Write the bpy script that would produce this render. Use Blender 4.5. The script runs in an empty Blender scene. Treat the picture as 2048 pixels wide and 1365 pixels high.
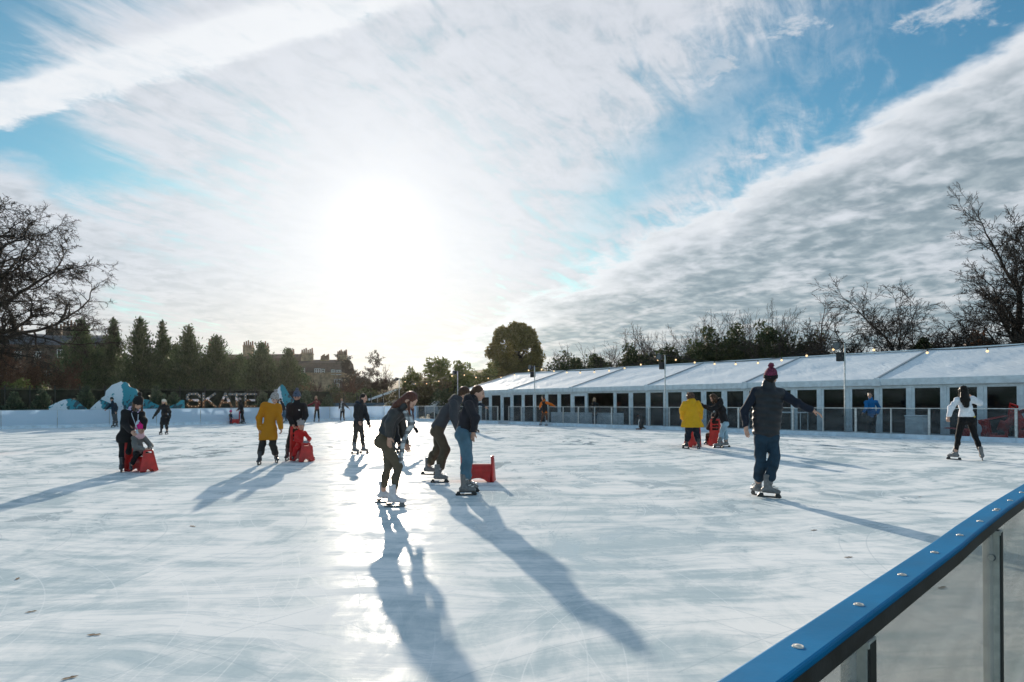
import bpy, bmesh, math, random
import numpy as np
from mathutils import Vector, Matrix
random.seed(7); np.random.seed(7)
scene = bpy.context.scene
C = scene.collection
PI = math.pi
R = math.radians
# ------------------------------------------------------------------ camera
F, CX, CY, H = 1350.0, 1024.0, 802.5, 1.42
ROLL = 0.0063
GROUND = -0.15
cam_d = bpy.data.cameras.new('camera'); cam = bpy.data.objects.new('camera', cam_d); C.objects.link(cam)
cam_d.sensor_fit = 'HORIZONTAL'; cam_d.sensor_width = 36.0
cam_d.lens = F / 2048 * 36.0
cam_d.shift_y = (CY - 682.5) / 2048
cam_d.clip_start = 0.05; cam_d.clip_end = 3000
cam.matrix_world = Matrix.Translation((0, 0, H)) @ Matrix.Rotation(PI/2, 4, 'X') @ Matrix.Rotation(-ROLL, 4, 'Z')
scene.camera = cam
scene.render.engine = 'CYCLES'
scene.cycles.use_denoising = True
scene.cycles.max_bounces = 6
scene.cycles.diffuse_bounces = 3
scene.cycles.glossy_bounces = 3
scene.cycles.transparent_max_bounces = 12
scene.cycles.caustics_reflective = False
scene.cycles.caustics_refractive = False
scene.cycles.sample_clamp_indirect = 4
scene.view_settings.view_transform = 'Standard'
scene.view_settings.look = 'None'
scene.view_settings.gamma = 1
scene.view_settings.exposure = 0.4

def ray(px, py):
    dx, dy = px - CX, CY - py
    c, s = math.cos(ROLL), math.sin(ROLL)
    return ((dx*c + dy*s)/F, (-dx*s + dy*c)/F)
def P(px, py, Y):
    k, m = ray(px, py)
    return Vector((k*Y, Y, H + m*Y))
def G(px, py, z=0.0):
    k, m = ray(px, py)
    Y = (z - H)/m
    return Vector((k*Y, Y, z))
# the tent / right barrier line: unit direction U_, normal N_
N_ = Vector((.787, .617, 0)).normalized(); U_ = Vector((-N_.y, N_.x, 0))
def T(n, t, z=0.0): return N_*n + U_*t + Vector((0, 0, z))
def TX(px, n, z=0.0):       # point on the line at distance n, seen at column px
    k = (px - CX)/F
    d = n/(N_.x*k + N_.y)
    return Vector((k*d, d, z))
# ------------------------------------------------------------------ tagging
def tag(o, label=None, cat=None, group=None, kind=None):
    if label: o['label'] = label
    if cat: o['category'] = cat
    if group: o['group'] = group
    if kind: o['kind'] = kind
    return o
def link(name, me, mats=None, parent=None):
    o = bpy.data.objects.new(name, me); C.objects.link(o)
    if mats is not None:
        if not isinstance(mats, (list, tuple)): mats = [mats]
        for m in mats: me.materials.append(m)
    if parent is not None: o.parent = parent
    return o
def empty(name, loc, label, cat, group=None, rz=0.0):
    o = bpy.data.objects.new(name, None); C.objects.link(o)
    o.empty_display_size = .2
    o.location = loc; o.rotation_euler = (0, 0, rz)
    return tag(o, label, cat, group)
def copy_tree(o, parent=None):
    c = o.copy(); C.objects.link(c)
    if parent is not None: c.parent = parent
    for ch in list(o.children): copy_tree(ch, c)
    return c
# ------------------------------------------------------------------ mesh builder
class MB:
    def __init__(s): s.v = []; s.f = []; s.mi = []
    def add(s, vs, fs, mi=0):
        b = len(s.v); s.v.extend([tuple(v) for v in vs]); s.f.extend([tuple(b+i for i in f) for f in fs]); s.mi.extend([mi]*len(fs)); return s
    def obox(s, c, ax, ay, az, mi=0):      # centre and three half-extent vectors
        c = Vector(c); ax = Vector(ax); ay = Vector(ay); az = Vector(az)
        vs = [c+sx*ax+sy*ay+sz*az for sz in (-1,1) for sy in (-1,1) for sx in (-1,1)]
        return s.add(vs, [(0,2,3,1),(4,5,7,6),(0,1,5,4),(2,6,7,3),(0,4,6,2),(1,3,7,5)], mi)
    def box(s, x0, x1, y0, y1, z0, z1, mi=0):
        return s.obox(((x0+x1)/2,(y0+y1)/2,(z0+z1)/2), ((x1-x0)/2,0,0),(0,(y1-y0)/2,0),(0,0,(z1-z0)/2), mi)
    def beam(s, a, b, w, h, up=(0,0,1), mi=0):   # box from a to b
        a = Vector(a); b = Vector(b); d = (b-a); L = d.length; d.normalize()
        up = Vector(up); sd = d.cross(up).normalized(); u = sd.cross(d).normalized()
        return s.obox((a+b)/2, d*L/2, sd*w/2, u*h/2, mi)
    def tube(s, pts, rads, n=8, mi=0, cap=True):
        pts = [Vector(p) for p in pts]
        if not isinstance(rads, (list, tuple)): rads = [rads]*len(pts)
        rings = []; ref = None
        for i, p in enumerate(pts):
            d = (pts[min(i+1, len(pts)-1)] - pts[max(i-1, 0)])
            if d.length < 1e-9: d = Vector((0,0,1))
            d.normalize()
            if ref is None: ref = Vector((0,0,1)) if abs(d.z) < .9 else Vector((1,0,0))
            a = d.cross(ref).normalized(); b = d.cross(a).normalized(); ref = a.cross(d)*-1 if False else ref
            rings.append([p + (a*math.cos(2*PI*j/n) + b*math.sin(2*PI*j/n))*rads[i] for j in range(n)])
        vs = [v for r_ in rings for v in r_]; fs = []
        for i in range(len(pts)-1):
            for j in range(n):
                fs.append((i*n+j, i*n+(j+1)%n, (i+1)*n+(j+1)%n, (i+1)*n+j))
        if cap:
            fs.append(tuple(range(n-1, -1, -1))); fs.append(tuple((len(pts)-1)*n+j for j in range(n)))
        return s.add(vs, fs, mi)
    def sphere(s, c, r, n=10, m=6, mi=0, sq=(1,1,1)):
        c = Vector(c); vs = [c+Vector((0,0,r*sq[2]))]; fs = []
        for i in range(1, m):
            th = PI*i/m
            for j in range(n):
                ph = 2*PI*j/n
                vs.append(c+Vector((r*sq[0]*math.sin(th)*math.cos(ph), r*sq[1]*math.sin(th)*math.sin(ph), r*sq[2]*math.cos(th))))
        vs.append(c-Vector((0,0,r*sq[2])))
        for j in range(n): fs.append((0, 1+j, 1+(j+1)%n))
        for i in range(m-2):
            for j in range(n):
                a = 1+i*n+j; b = 1+i*n+(j+1)%n
                fs.append((a, a+n, b+n, b))
        L = len(vs)-1; o = 1+(m-2)*n
        for j in range(n): fs.append((o+j, L, o+(j+1)%n))
        return s.add(vs, fs, mi)
    def prism(s, pts2, o, ax, ay, az, mi=0, mi_side=None):   # polygon pts2 in plane (ax, ay), extruded by vector az
        o = Vector(o); ax = Vector(ax); ay = Vector(ay); az = Vector(az); n = len(pts2)
        vs = [o+ax*p[0]+ay*p[1] for p in pts2] + [o+ax*p[0]+ay*p[1]+az for p in pts2]
        s.add(vs, [tuple(range(n-1,-1,-1)), tuple(range(n, 2*n))], mi)
        b = len(s.v)-2*n
        for i in range(n):
            j = (i+1) % n
            s.f.append((b+i, b+j, b+n+j, b+n+i)); s.mi.append(mi if mi_side is None else mi_side)
        return s
    def build(s, name, mats, parent=None, origin=None, smooth=False, bevel=0, tri=False):
        me = bpy.data.meshes.new(name)
        vs = s.v
        if origin is not None:
            ox, oy, oz = origin; vs = [(x-ox, y-oy, z-oz) for x, y, z in vs]
        me.from_pydata(vs, [], s.f)
        me.polygons.foreach_set('material_index', s.mi)
        if smooth: me.polygons.foreach_set('use_smooth', [True]*len(me.polygons))
        me.update()
        bm = bmesh.new(); bm.from_mesh(me); bmesh.ops.recalc_face_normals(bm, faces=bm.faces); bm.to_mesh(me); bm.free()
        o = link(name, me, mats, parent)
        if bevel:
            b = o.modifiers.new('bevel', 'BEVEL'); b.width = bevel; b.segments = 2; b.limit_method = 'ANGLE'
        return o
def quad_mesh(name, V, Q, mats, parent=None, origin=(0,0,0), mi=None, smooth=False):   # numpy arrays -> mesh object
    me = bpy.data.meshes.new(name)
    V = np.asarray(V, dtype=np.float32) - np.asarray(origin, dtype=np.float32)
    nf, k = Q.shape
    me.vertices.add(len(V)); me.vertices.foreach_set('co', V.ravel())
    me.loops.add(nf*k); me.loops.foreach_set('vertex_index', Q.astype(np.int32).ravel())
    me.polygons.add(nf); me.polygons.foreach_set('loop_start', np.arange(0, nf*k, k, dtype=np.int32))
    if mi is not None: me.polygons.foreach_set('material_index', np.asarray(mi, dtype=np.int32))
    if smooth: me.polygons.foreach_set('use_smooth', np.ones(nf, dtype=bool))
    me.update(calc_edges=True); me.validate()
    return link(name, me, mats, parent)
# ------------------------------------------------------------------ node expressions
class E:
    def __init__(s, nt, k): s.nt, s.k = nt, k
    def _m(s, op, b=None, c=None):
        n = s.nt.nodes.new('ShaderNodeMath'); n.operation = op
        for i, q in enumerate((s, b, c)):
            if q is None: continue
            if isinstance(q, E): s.nt.links.new(q.k, n.inputs[i])
            else: n.inputs[i].default_value = float(q)
        return E(s.nt, n.outputs[0])
    def __add__(s, o): return s._m('ADD', o)
    __radd__ = __add__
    def __sub__(s, o): return s._m('SUBTRACT', o)
    def __rsub__(s, o): return (s*-1.0) + o
    def __mul__(s, o): return s._m('MULTIPLY', o)
    __rmul__ = __mul__
    def __truediv__(s, o): return s._m('DIVIDE', o)
    def __neg__(s): return s*-1.0
    def max(s, o): return s._m('MAXIMUM', o)
    def min(s, o): return s._m('MINIMUM', o)
    def pow(s, o): return s._m('POWER', o)
    def abs(s): return s._m('ABSOLUTE')
    def sin(s): return s._m('SINE')
    def exp(s): return s._m('EXPONENT')
    def ss(s, a, b, lo=0.0, hi=1.0):
        n = s.nt.nodes.new('ShaderNodeMapRange'); n.interpolation_type = 'SMOOTHSTEP'
        s.nt.links.new(s.k, n.inputs[0])
        for i, q in ((1, a), (2, b), (3, lo), (4, hi)): n.inputs[i].default_value = q
        return E(s.nt, n.outputs[0])
def comb(nt, x, y, z=0.0):
    n = nt.nodes.new('ShaderNodeCombineXYZ')
    for i, q in enumerate((x, y, z)):
        if isinstance(q, E): nt.links.new(q.k, n.inputs[i])
        else: n.inputs[i].default_value = float(q)
    return n.outputs[0]
def noise(nt, vec, scale, detail=3, rough=.5, dist=0.0, out=0):
    n = nt.nodes.new('ShaderNodeTexNoise'); n.inputs['Scale'].default_value = scale; n.inputs['Detail'].default_value = detail
    n.inputs['Roughness'].default_value = rough; n.inputs['Distortion'].default_value = dist
    if vec is not None: nt.links.new(vec, n.inputs['Vector'])
    return E(nt, n.outputs[out])
def mixc(nt, fac, a, b, mode='MIX'):
    n = nt.nodes.new('ShaderNodeMix'); n.data_type = 'RGBA'; n.blend_type = mode; n.clamp_factor = True
    def put(sock, q):
        if isinstance(q, E): nt.links.new(q.k, sock)
        elif isinstance(q, bpy.types.NodeSocket): nt.links.new(q, sock)
        elif isinstance(q, (int, float)): sock.default_value = q
        else: sock.default_value = (*q, 1)
    put(n.inputs[0], fac); put(n.inputs[6], a); put(n.inputs[7], b)
    return n.outputs[2]
def newmat(name):
    m = bpy.data.materials.new(name); m.use_nodes = True
    nt = m.node_tree; b = nt.nodes['Principled BSDF']
    return m, nt, b
def objvec(nt, kind='Object'):
    return nt.nodes.new('ShaderNodeTexCoord').outputs[kind]
def scaled(nt, vec, s):
    n = nt.nodes.new('ShaderNodeMapping'); nt.links.new(vec, n.inputs[0]); n.inputs['Scale'].default_value = s; return n.outputs[0]
def bump(nt, b, h, strength=.3, dist=.01):
    n = nt.nodes.new('ShaderNodeBump'); n.inputs['Strength'].default_value = strength; n.inputs['Distance'].default_value = dist
    nt.links.new(h.k, n.inputs['Height']); nt.links.new(n.outputs[0], b.inputs['Normal'])
def M(name, col, rough=.6, var=.15, scale=8, spec=.4, metal=0.0, bmp=0.0, bscale=60, sheen=0.0, trans=0.0, col2=None, stretch=(1,1,1)):
    m, nt, b = newmat(name)
    v = scaled(nt, objvec(nt), stretch)
    n = noise(nt, v, scale, 4, .6)
    c2 = col2 if col2 else tuple(c*(1-var*1.6) for c in col)
    c1 = tuple(min(1, c*(1+var*.6)) for c in col) if not col2 else col
    nt.links.new(mixc(nt, n.ss(.3, .7), c2, c1), b.inputs['Base Color'])
    b.inputs['Roughness'].default_value = rough; b.inputs['Metallic'].default_value = metal
    b.inputs['Specular IOR Level'].default_value = spec
    nt.links.new((n*.25 + (rough-.12)).k, b.inputs['Roughness'])
    if sheen: b.inputs['Sheen Weight'].default_value = sheen; b.inputs['Sheen Roughness'].default_value = .4
    if bmp: bump(nt, b, noise(nt, v, bscale, 3, .6), bmp, .01)
    if trans:
        t = nt.nodes.new('ShaderNodeBsdfTranslucent'); t.inputs[0].default_value = (*[min(1, c*1.3) for c in col], 1)
        mx = nt.nodes.new('ShaderNodeMixShader'); mx.inputs[0].default_value = trans
        nt.links.new(b.outputs[0], mx.inputs[1]); nt.links.new(t.outputs[0], mx.inputs[2])
        nt.links.new(mx.outputs[0], nt.nodes['Material Output'].inputs[0])
    return m
# ------------------------------------------------------------------ sky and sun
SUN_AZ = R(10.8); SUN_EL = R(13.9)
SUN = Vector((-math.sin(SUN_AZ)*math.cos(SUN_EL), math.cos(SUN_AZ)*math.cos(SUN_EL), math.sin(SUN_EL)))
sd = bpy.data.lights.new('sun', 'SUN'); sd.energy = 5.0; sd.angle = R(.7); sd.color = (1.0, .86, .70)
so = bpy.data.objects.new('sun', sd); C.objects.link(so)
so.rotation_euler = (-SUN).to_track_quat('-Z', 'Y').to_euler()
so.location = SUN*60
w = bpy.data.worlds.new('World'); scene.world = w; w.use_nodes = True
nt = w.node_tree; bg = nt.nodes['Background']
sky = nt.nodes.new('ShaderNodeTexSky'); sky.sky_type = 'NISHITA'; sky.sun_disc = False
sky.sun_elevation = SUN_EL; sky.sun_rotation = -SUN_AZ; sky.air_density = 1.0; sky.dust_density = .6; sky.ozone_density = 1.5
vec = nt.nodes.new('ShaderNodeTexCoord').outputs['Generated']
sp = nt.nodes.new('ShaderNodeSeparateXYZ'); nt.links.new(vec, sp.inputs[0])
x, y, z = (E(nt, sp.outputs[i]) for i in range(3))
zz = z.max(.0) + .13
u, v = x/zz, y/zz                         # cloud sheet coordinates (a flat sheet overhead)
ya = y.abs().max(.08)
k, m = x/ya, z/ya                         # bearing and steepness
front = y.ss(-.05, .25)
uv = comb(nt, u, v)
def rot(a, b, ang, sx, sy, o=0.0):
    c, s = math.cos(R(ang)), math.sin(R(ang))
    return comb(nt, (a*c + b*s)*sx + o, (b*c - a*s)*sy + o*.7)
nbig = noise(nt, uv, 2.2, 5, .55, .3)
nedge = noise(nt, rot(u, v, 25, 2.2, 1.8, 3.1), 1.7, 8, .60)
nripple = noise(nt, rot(u, v, 12, 1.6, 2.6, 7.7), 4.2, 5, .55, .5)
nbank = noise(nt, rot(u, v, 118, 1.1, 1.9, 2.2), 1.9, 4, .48, .3)
nbank2 = noise(nt, rot(u, v, 140, 2.2, 2.0, 4.2), 5.2, 4, .50, .25)
nfine = noise(nt, rot(u, v, 60, 1.4, 6.0, 1.3), 3.2, 7, .64, .6)
ncirr = noise(nt, rot(u, v, 62, 1.0, 2.6, 5.2), 2.4, 7, .6, .9)
nmot = noise(nt, rot(u, v, 30, 1.0, 1.2, 9.2), 9.0, 6, .68, .5)
dn = nt.nodes.new('ShaderNodeVectorMath'); dn.operation = 'DOT_PRODUCT'; nt.links.new(vec, dn.inputs[0]); dn.inputs[1].default_value = SUN
dot = E(nt, dn.outputs['Value']).max(0.0)
glow = dot.pow(110.0)*.03 + dot.pow(34.0)*.11 + dot.pow(9.0)*.025 + dot.pow(900.0)*.4
# blue behind the clouds: the Nishita sky, graded a little towards cyan
blue = mixc(nt, 1.0, sky.outputs[0], (.50, 1.02, 1.16), 'MULTIPLY')
# 1 thin veil, thick round the sun, torn by streaks, thinning to the right
veil = (k - .42*(m-.30)).ss(.0, .62, 1.0, .14) * (k + .10*m).ss(-.78, -.48, .10, 1.0)
veil = veil*(.62 + ncirr*.75) + (nfine - .5)*.95 + (ncirr-.5)*.9 + (nmot-.5)*.6
veil = veil.ss(.20, 1.0)
veil = veil.max(dot.pow(30.0)*1.3).min(1.0)
# blue rent at the right of the sun, and the clear gap at the left
rent = .94*((m - .315 - .72*(k - .17)).abs()*-1.0 + (nedge-.5)*.14 + (nfine-.5)*.06).ss(-.085, .0) * k.ss(.05, .20) * k.ss(.22, .50, 1.0, .7)
veil = veil*(1.0 - rent*.85*front)
gapl = ((m - (.375 - .30*(k+.68))).abs()*-1.0 + (k+.62)*-.30 + (nedge-.5)*.12 + (nfine-.5)*.10).ss(-.075, .0) * k.ss(-.46, -.34, 1.0, 0.0)
veil = veil*(1.0 - gapl*.95*front)
gapt = ((m - .30*k - .82) + (nfine-.5)*.2 + (nedge-.5)*.1).ss(-.10, .02) * k.ss(-.5, -.2, 1.0, .0)
veil = veil*(1.0 - gapt*.85*front)
# 2 old contrail
cd = m - (.448 + .285*(k + .7585)) + (nripple-.5)*.040 + (nmot-.5)*.035
trail = cd.ss(-.052, -.030) * cd.ss(.018, .052, 1.0, 0.0) * k.ss(-.20, .02, 1.0, 0.0) * front
trail = trail*(.68 + nmot*.55)
# 3 low bank at the left
ld = (.262 - .16*(k+.55)).max(.10) - m - k.ss(-.40, -.10)*.03 + (nedge-.5)*.13 + (nbig-.5)*.06 + k.ss(-.76, -.5, .075, 0.0)
low = ld.ss(-.015, .05) * k.ss(-.12, .12, 1.0, 0.0)
slit = ((m - (.150 - .36*(k + .575))).abs()*-1.0 + (nedge-.5)*.05).ss(-.028, -.006) * k.ss(-.40, -.36, 1.0, 0.0) * k.ss(-.62, -.56)
low = low*(1.0 - slit*.62)
# 4 stratocumulus bank at the right
bd = (.142 + .53*k) - m + (nedge-.5)*.13 + (nbank2-.5)*.05
bank = bd.ss(-.010, .030) * (k.ss(-.25, -.02))
puff = (nedge*.8 + nmot*.3).ss(.60, .70)*(k.ss(.16, .30))*(m.ss(.22, .34))*(k - m).ss(-.38, -.12)*.85
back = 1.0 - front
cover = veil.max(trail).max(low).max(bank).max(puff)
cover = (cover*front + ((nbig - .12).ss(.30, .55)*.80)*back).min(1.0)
# colours: lit white, shaded grey
shade = (bd - .012 + (nedge-.5)*.06).ss(.0, .075)*((nbank*.85 + nbank2*.60 + nmot*.10 - .28) + m.ss(.0, .18, -.04, 0.0)).ss(.33, .74, 1.0, .0)*m.ss(.01, .10, .45, 1.0)*bank
shade = (shade*(.70 + nbank2*.62) + (bd-.05).ss(0, .2)*.20*bank).min(1.0)
lowsh = low*(nbank2*.7 + nbig*.5 - .2).ss(.28, .50, 1.0, 0.0)*.42*m.ss(.02, .08)*(1.0 - dot.pow(30.0)).max(0.0)
shade = shade.max(lowsh)
wisp = ((nripple - .5)*.9 + (nbig-.44)*1.8).ss(.06, .42)*m.ss(.0, .15, 1.0, 0.0)*k.ss(-.36, -.16)*k.ss(-.0, .1, 1.0, 0.0)
shade = shade.max(wisp*.42).max((ncirr*.55 + nmot*.45 + nfine*.25 - .30).ss(.18, .44, .34, 0.0)*(1.0-bank)*(1.0-trail)*(1.0-dot.pow(40.0)))
near = dot.pow(7.0)
white = mixc(nt, m.ss(.02, .22), (.79, .745, .71), (.70, .735, .80))
white = mixc(nt, (1.0-near)*(1.0 - m.ss(.0, .2)), white, (.62, .66, .68))
white = mixc(nt, trail.max(bank*bd.ss(.0, .08, 1.0, .25)), white, (.86, .885, .92))
grey = mixc(nt, (nbank2*.7 + nmot*.22 + nedge*.4 - .16).ss(.30, .70), (.215, .29, .34), (.43, .50, .545))
cloud = mixc(nt, shade*.97, white, grey)
# thin cloud lets the glow through; the sum is scaled up because the Background runs at 0.1
cl10 = mixc(nt, 1.0, cloud, (10, 10, 10), 'MULTIPLY')
cl10 = mixc(nt, back, cl10, (11.2, 13.4, 15.2))  # cloud behind the camera made extra bright, added as fill light
blue = mixc(nt, dot.pow(9.0)*.55, blue, mixc(nt, 1.0, blue, (.55, .50, .52), 'MULTIPLY'))
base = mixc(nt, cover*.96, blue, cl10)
gl = nt.nodes.new('ShaderNodeMix'); gl.data_type = 'RGBA'; gl.blend_type = 'ADD'; gl.inputs[0].default_value = 1
gcol = mixc(nt, 1.0, (10.0, 9.4, 8.5), (1, 1, 1), 'MULTIPLY')
gs = nt.nodes.new('ShaderNodeVectorMath'); gs.operation = 'SCALE'; nt.links.new(gcol, gs.inputs[0])
nt.links.new((glow*(1.0 - shade*.6)).k, gs.inputs['Scale'])
nt.links.new(base, gl.inputs[6]); nt.links.new(gs.outputs[0], gl.inputs[7])
# below the horizon: dull ground colour
fin = mixc(nt, z.ss(-.03, -.005), (1.6, 1.6, 1.5), gl.outputs[2])
fin = mixc(nt, 1.0, fin, (.76, .76, .76), 'MULTIPLY')
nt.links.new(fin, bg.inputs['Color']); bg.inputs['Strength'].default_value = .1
w.cycles.sampling_method = 'MANUAL'; w.cycles.sample_map_resolution = 1024
# ------------------------------------------------------------------ smooth solid modelling on a grid
def V3(a): return np.array([a[0], a[1], a[2]], dtype=np.float64)
def unit(a):
    a = np.asarray(a, dtype=np.float64); return a/max(np.linalg.norm(a), 1e-9)
class Solid:
    """A list of soft-joined volumes meshed into one closed surface."""
    def __init__(s, k=.02): s.ops = []; s.k = k
    def cone(s, a, b, ra, rb, side=None, wa=1.0, wb=None, k=None):
        s.ops.append(('cone', V3(a), V3(b), ra, rb, None if side is None else unit(side), wa, wa if wb is None else wb, s.k if k is None else k)); return s
    def path(s, pts, rads, **kw):
        for i in range(len(pts)-1): s.cone(pts[i], pts[i+1], rads[i], rads[i+1], **kw)
        return s
    def ball(s, c, r, k=None): return s.cone(c, V3(c)+np.array([0,0,1e-4]), r, r, k=k)
    def ell(s, c, ax, ay, az, k=None):       # three semi-axis vectors
        s.ops.append(('ell', V3(c), V3(ax), V3(ay), V3(az), s.k if k is None else k)); return s
    def box(s, c, ax, ay, az, rnd=.01, k=None, sub=False):
        s.ops.append(('box', V3(c), V3(ax), V3(ay), V3(az), rnd, s.k if k is None else k, sub)); return s
    def cut(s, p, n, rnd=0.0):               # keep the side behind plane (p, n)
        s.ops.append(('cut', V3(p), unit(n))); return s
    def cutcone(s, a, b, ra, rb, side=None, wa=1.0):
        s.ops.append(('sub', V3(a), V3(b), ra, rb, None if side is None else unit(side), wa, wa)); return s
    def folds(s, amp, freq=22.0, seed=0, ax=(0,0,1)):
        s.ops.append(('folds', amp, freq, seed, unit(ax))); return s
    def noise(s, amp, freq, seed=0):
        s.ops.append(('noise', amp, freq, seed)); return s
    def bounds(s):
        lo = np.full(3, 1e9); hi = -lo
        for o in s.ops:
            if o[0] == 'cone':
                r_ = max(o[3], o[4])*max(o[6], o[7], 1.0)
                for q in (o[1], o[2]): lo = np.minimum(lo, q-r_); hi = np.maximum(hi, q+r_)
            elif o[0] == 'ell':
                e = np.sqrt(o[2]**2+o[3]**2+o[4]**2); lo = np.minimum(lo, o[1]-e); hi = np.maximum(hi, o[1]+e)
            elif o[0] == 'box' and not o[7]:
                e = np.abs(o[2])+np.abs(o[3])+np.abs(o[4]); lo = np.minimum(lo, o[1]-e); hi = np.maximum(hi, o[1]+e)
        return lo, hi
    def field(s, h):
        lo, hi = s.bounds(); pad = 3*h + .012
        lo = lo - pad; hi = hi + pad
        n = np.maximum(np.ceil((hi-lo)/h).astype(int)+1, 4)
        ax = [lo[i] + h*np.arange(n[i]) for i in range(3)]
        Fd = np.full(tuple(n), .5)
        def sub(l, u):
            sl = []
            for i in range(3):
                a = max(0, int((l[i]-lo[i])/h)-1); b = min(n[i], int((u[i]-lo[i])/h)+3); sl.append(slice(a, max(b, a+1)))
            return tuple(sl)
        def grid(sl):
            return (ax[0][sl[0]][:, None, None], ax[1][sl[1]][None, :, None], ax[2][sl[2]][None, None, :])
        def smin(A, B, k):
            if k <= 0: return np.minimum(A, B)
            hh = np.clip(k - np.abs(A-B), 0, None)/k
            return np.minimum(A, B) - hh*hh*k*.25
        def coned(g, o):
            a, b, ra, rb, side, wa, wb = o
            ba = b-a; L2 = max(ba@ba, 1e-12)
            px, py, pz = g[0]-a[0], g[1]-a[1], g[2]-a[2]
            t = np.clip((px*ba[0]+py*ba[1]+pz*ba[2])/L2, 0, 1)
            qx, qy, qz = px-t*ba[0], py-t*ba[1], pz-t*ba[2]
            d2 = qx*qx+qy*qy+qz*qz
            if side is not None and (wa != 1 or wb != 1):
                sd_ = qx*side[0]+qy*side[1]+qz*side[2]; wf = wa+(wb-wa)*t
                d2 = d2 - sd_*sd_*(1-1/(wf*wf))
            return np.sqrt(np.maximum(d2, 0)) - (ra+(rb-ra)*t)
        for o in s.ops:
            if o[0] == 'cone':
                r_ = max(o[3], o[4])*max(o[6], o[7], 1.0) + o[8] + .03
                sl = sub(np.minimum(o[1], o[2])-r_, np.maximum(o[1], o[2])+r_); g = grid(sl)
                Fd[sl] = smin(Fd[sl], coned(g, o[1:8]), o[8])
            elif o[0] == 'sub':
                r_ = max(o[3], o[4])*max(o[6], 1.0) + .05
                sl = sub(np.minimum(o[1], o[2])-r_, np.maximum(o[1], o[2])+r_); g = grid(sl)
                Fd[sl] = np.maximum(Fd[sl], -coned(g, o[1:8]))
            elif o[0] == 'ell':
                e = np.sqrt(o[2]**2+o[3]**2+o[4]**2) + o[5] + .03
                sl = sub(o[1]-e, o[1]+e); g = grid(sl)
                px, py, pz = g[0]-o[1][0], g[1]-o[1][1], g[2]-o[1][2]
                q = 0; q2 = 0
                for A in (o[2], o[3], o[4]):
                    l2 = A@A; c = (px*A[0]+py*A[1]+pz*A[2])/l2
                    q = q + c*c; q2 = q2 + c*c/l2
                k0 = np.sqrt(q); k1 = np.sqrt(q2)+1e-9
                Fd[sl] = smin(Fd[sl], k0*(k0-1)/k1, o[5])
            elif o[0] == 'box':
                e = np.abs(o[2])+np.abs(o[3])+np.abs(o[4]) + .05
                sl = sub(o[1]-e, o[1]+e); g = grid(sl)
                px, py, pz = g[0]-o[1][0], g[1]-o[1][1], g[2]-o[1][2]
                ds = []
                for A in (o[2], o[3], o[4]):
                    l = np.linalg.norm(A); ds.append(np.abs((px*A[0]+py*A[1]+pz*A[2])/l) - (l-o[5]))
                out = np.sqrt(sum(np.maximum(d, 0)**2 for d in ds)); inn = np.minimum(np.maximum(np.maximum(ds[0], ds[1]), ds[2]), 0)
                d = out+inn-o[5]
                Fd[sl] = np.maximum(Fd[sl], -d) if o[7] else smin(Fd[sl], d, o[6])
            elif o[0] == 'cut':
                g = grid((slice(None),)*3)
                d = (g[0]-o[1][0])*o[2][0]+(g[1]-o[1][1])*o[2][1]+(g[2]-o[1][2])*o[2][2]
                Fd = np.maximum(Fd, d)
            elif o[0] == 'folds':
                g = grid((slice(None),)*3); amp, fr, sdd, a = o[1:]
                z_ = g[0]*a[0]+g[1]*a[1]+g[2]*a[2]
                Fd = Fd + amp*np.sin(fr*z_ + 5*np.sin(7*g[0]+sdd) + 5*np.sin(6*g[1]+2*sdd) + 1.5*np.sin(23*g[0]-17*g[1]+sdd))*(.6+.4*np.sin(9*g[2]+4*g[0]+sdd))
            elif o[0] == 'noise':
                g = grid((slice(None),)*3); amp, fr, sdd = o[1:]
                Fd = Fd + amp*np.sin(fr*g[0]+sdd+2*np.sin(fr*.6*g[2]))*np.sin(fr*1.1*g[1]+2*sdd+1.5*np.sin(fr*.7*g[0]))*np.sin(fr*.9*g[2]+sdd*3+2*np.sin(fr*.5*g[1]))
        return Fd, lo
    def mesh(s, h):
        Fd, lo = s.field(h)
        return surface_nets(Fd, lo, h)
_CORN = np.array([(i, j, k) for i in (0,1) for j in (0,1) for k in (0,1)])
_EDG = [(a, b) for a in range(8) for b in range(a+1, 8) if np.abs(_CORN[a]-_CORN[b]).sum() == 1]
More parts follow.
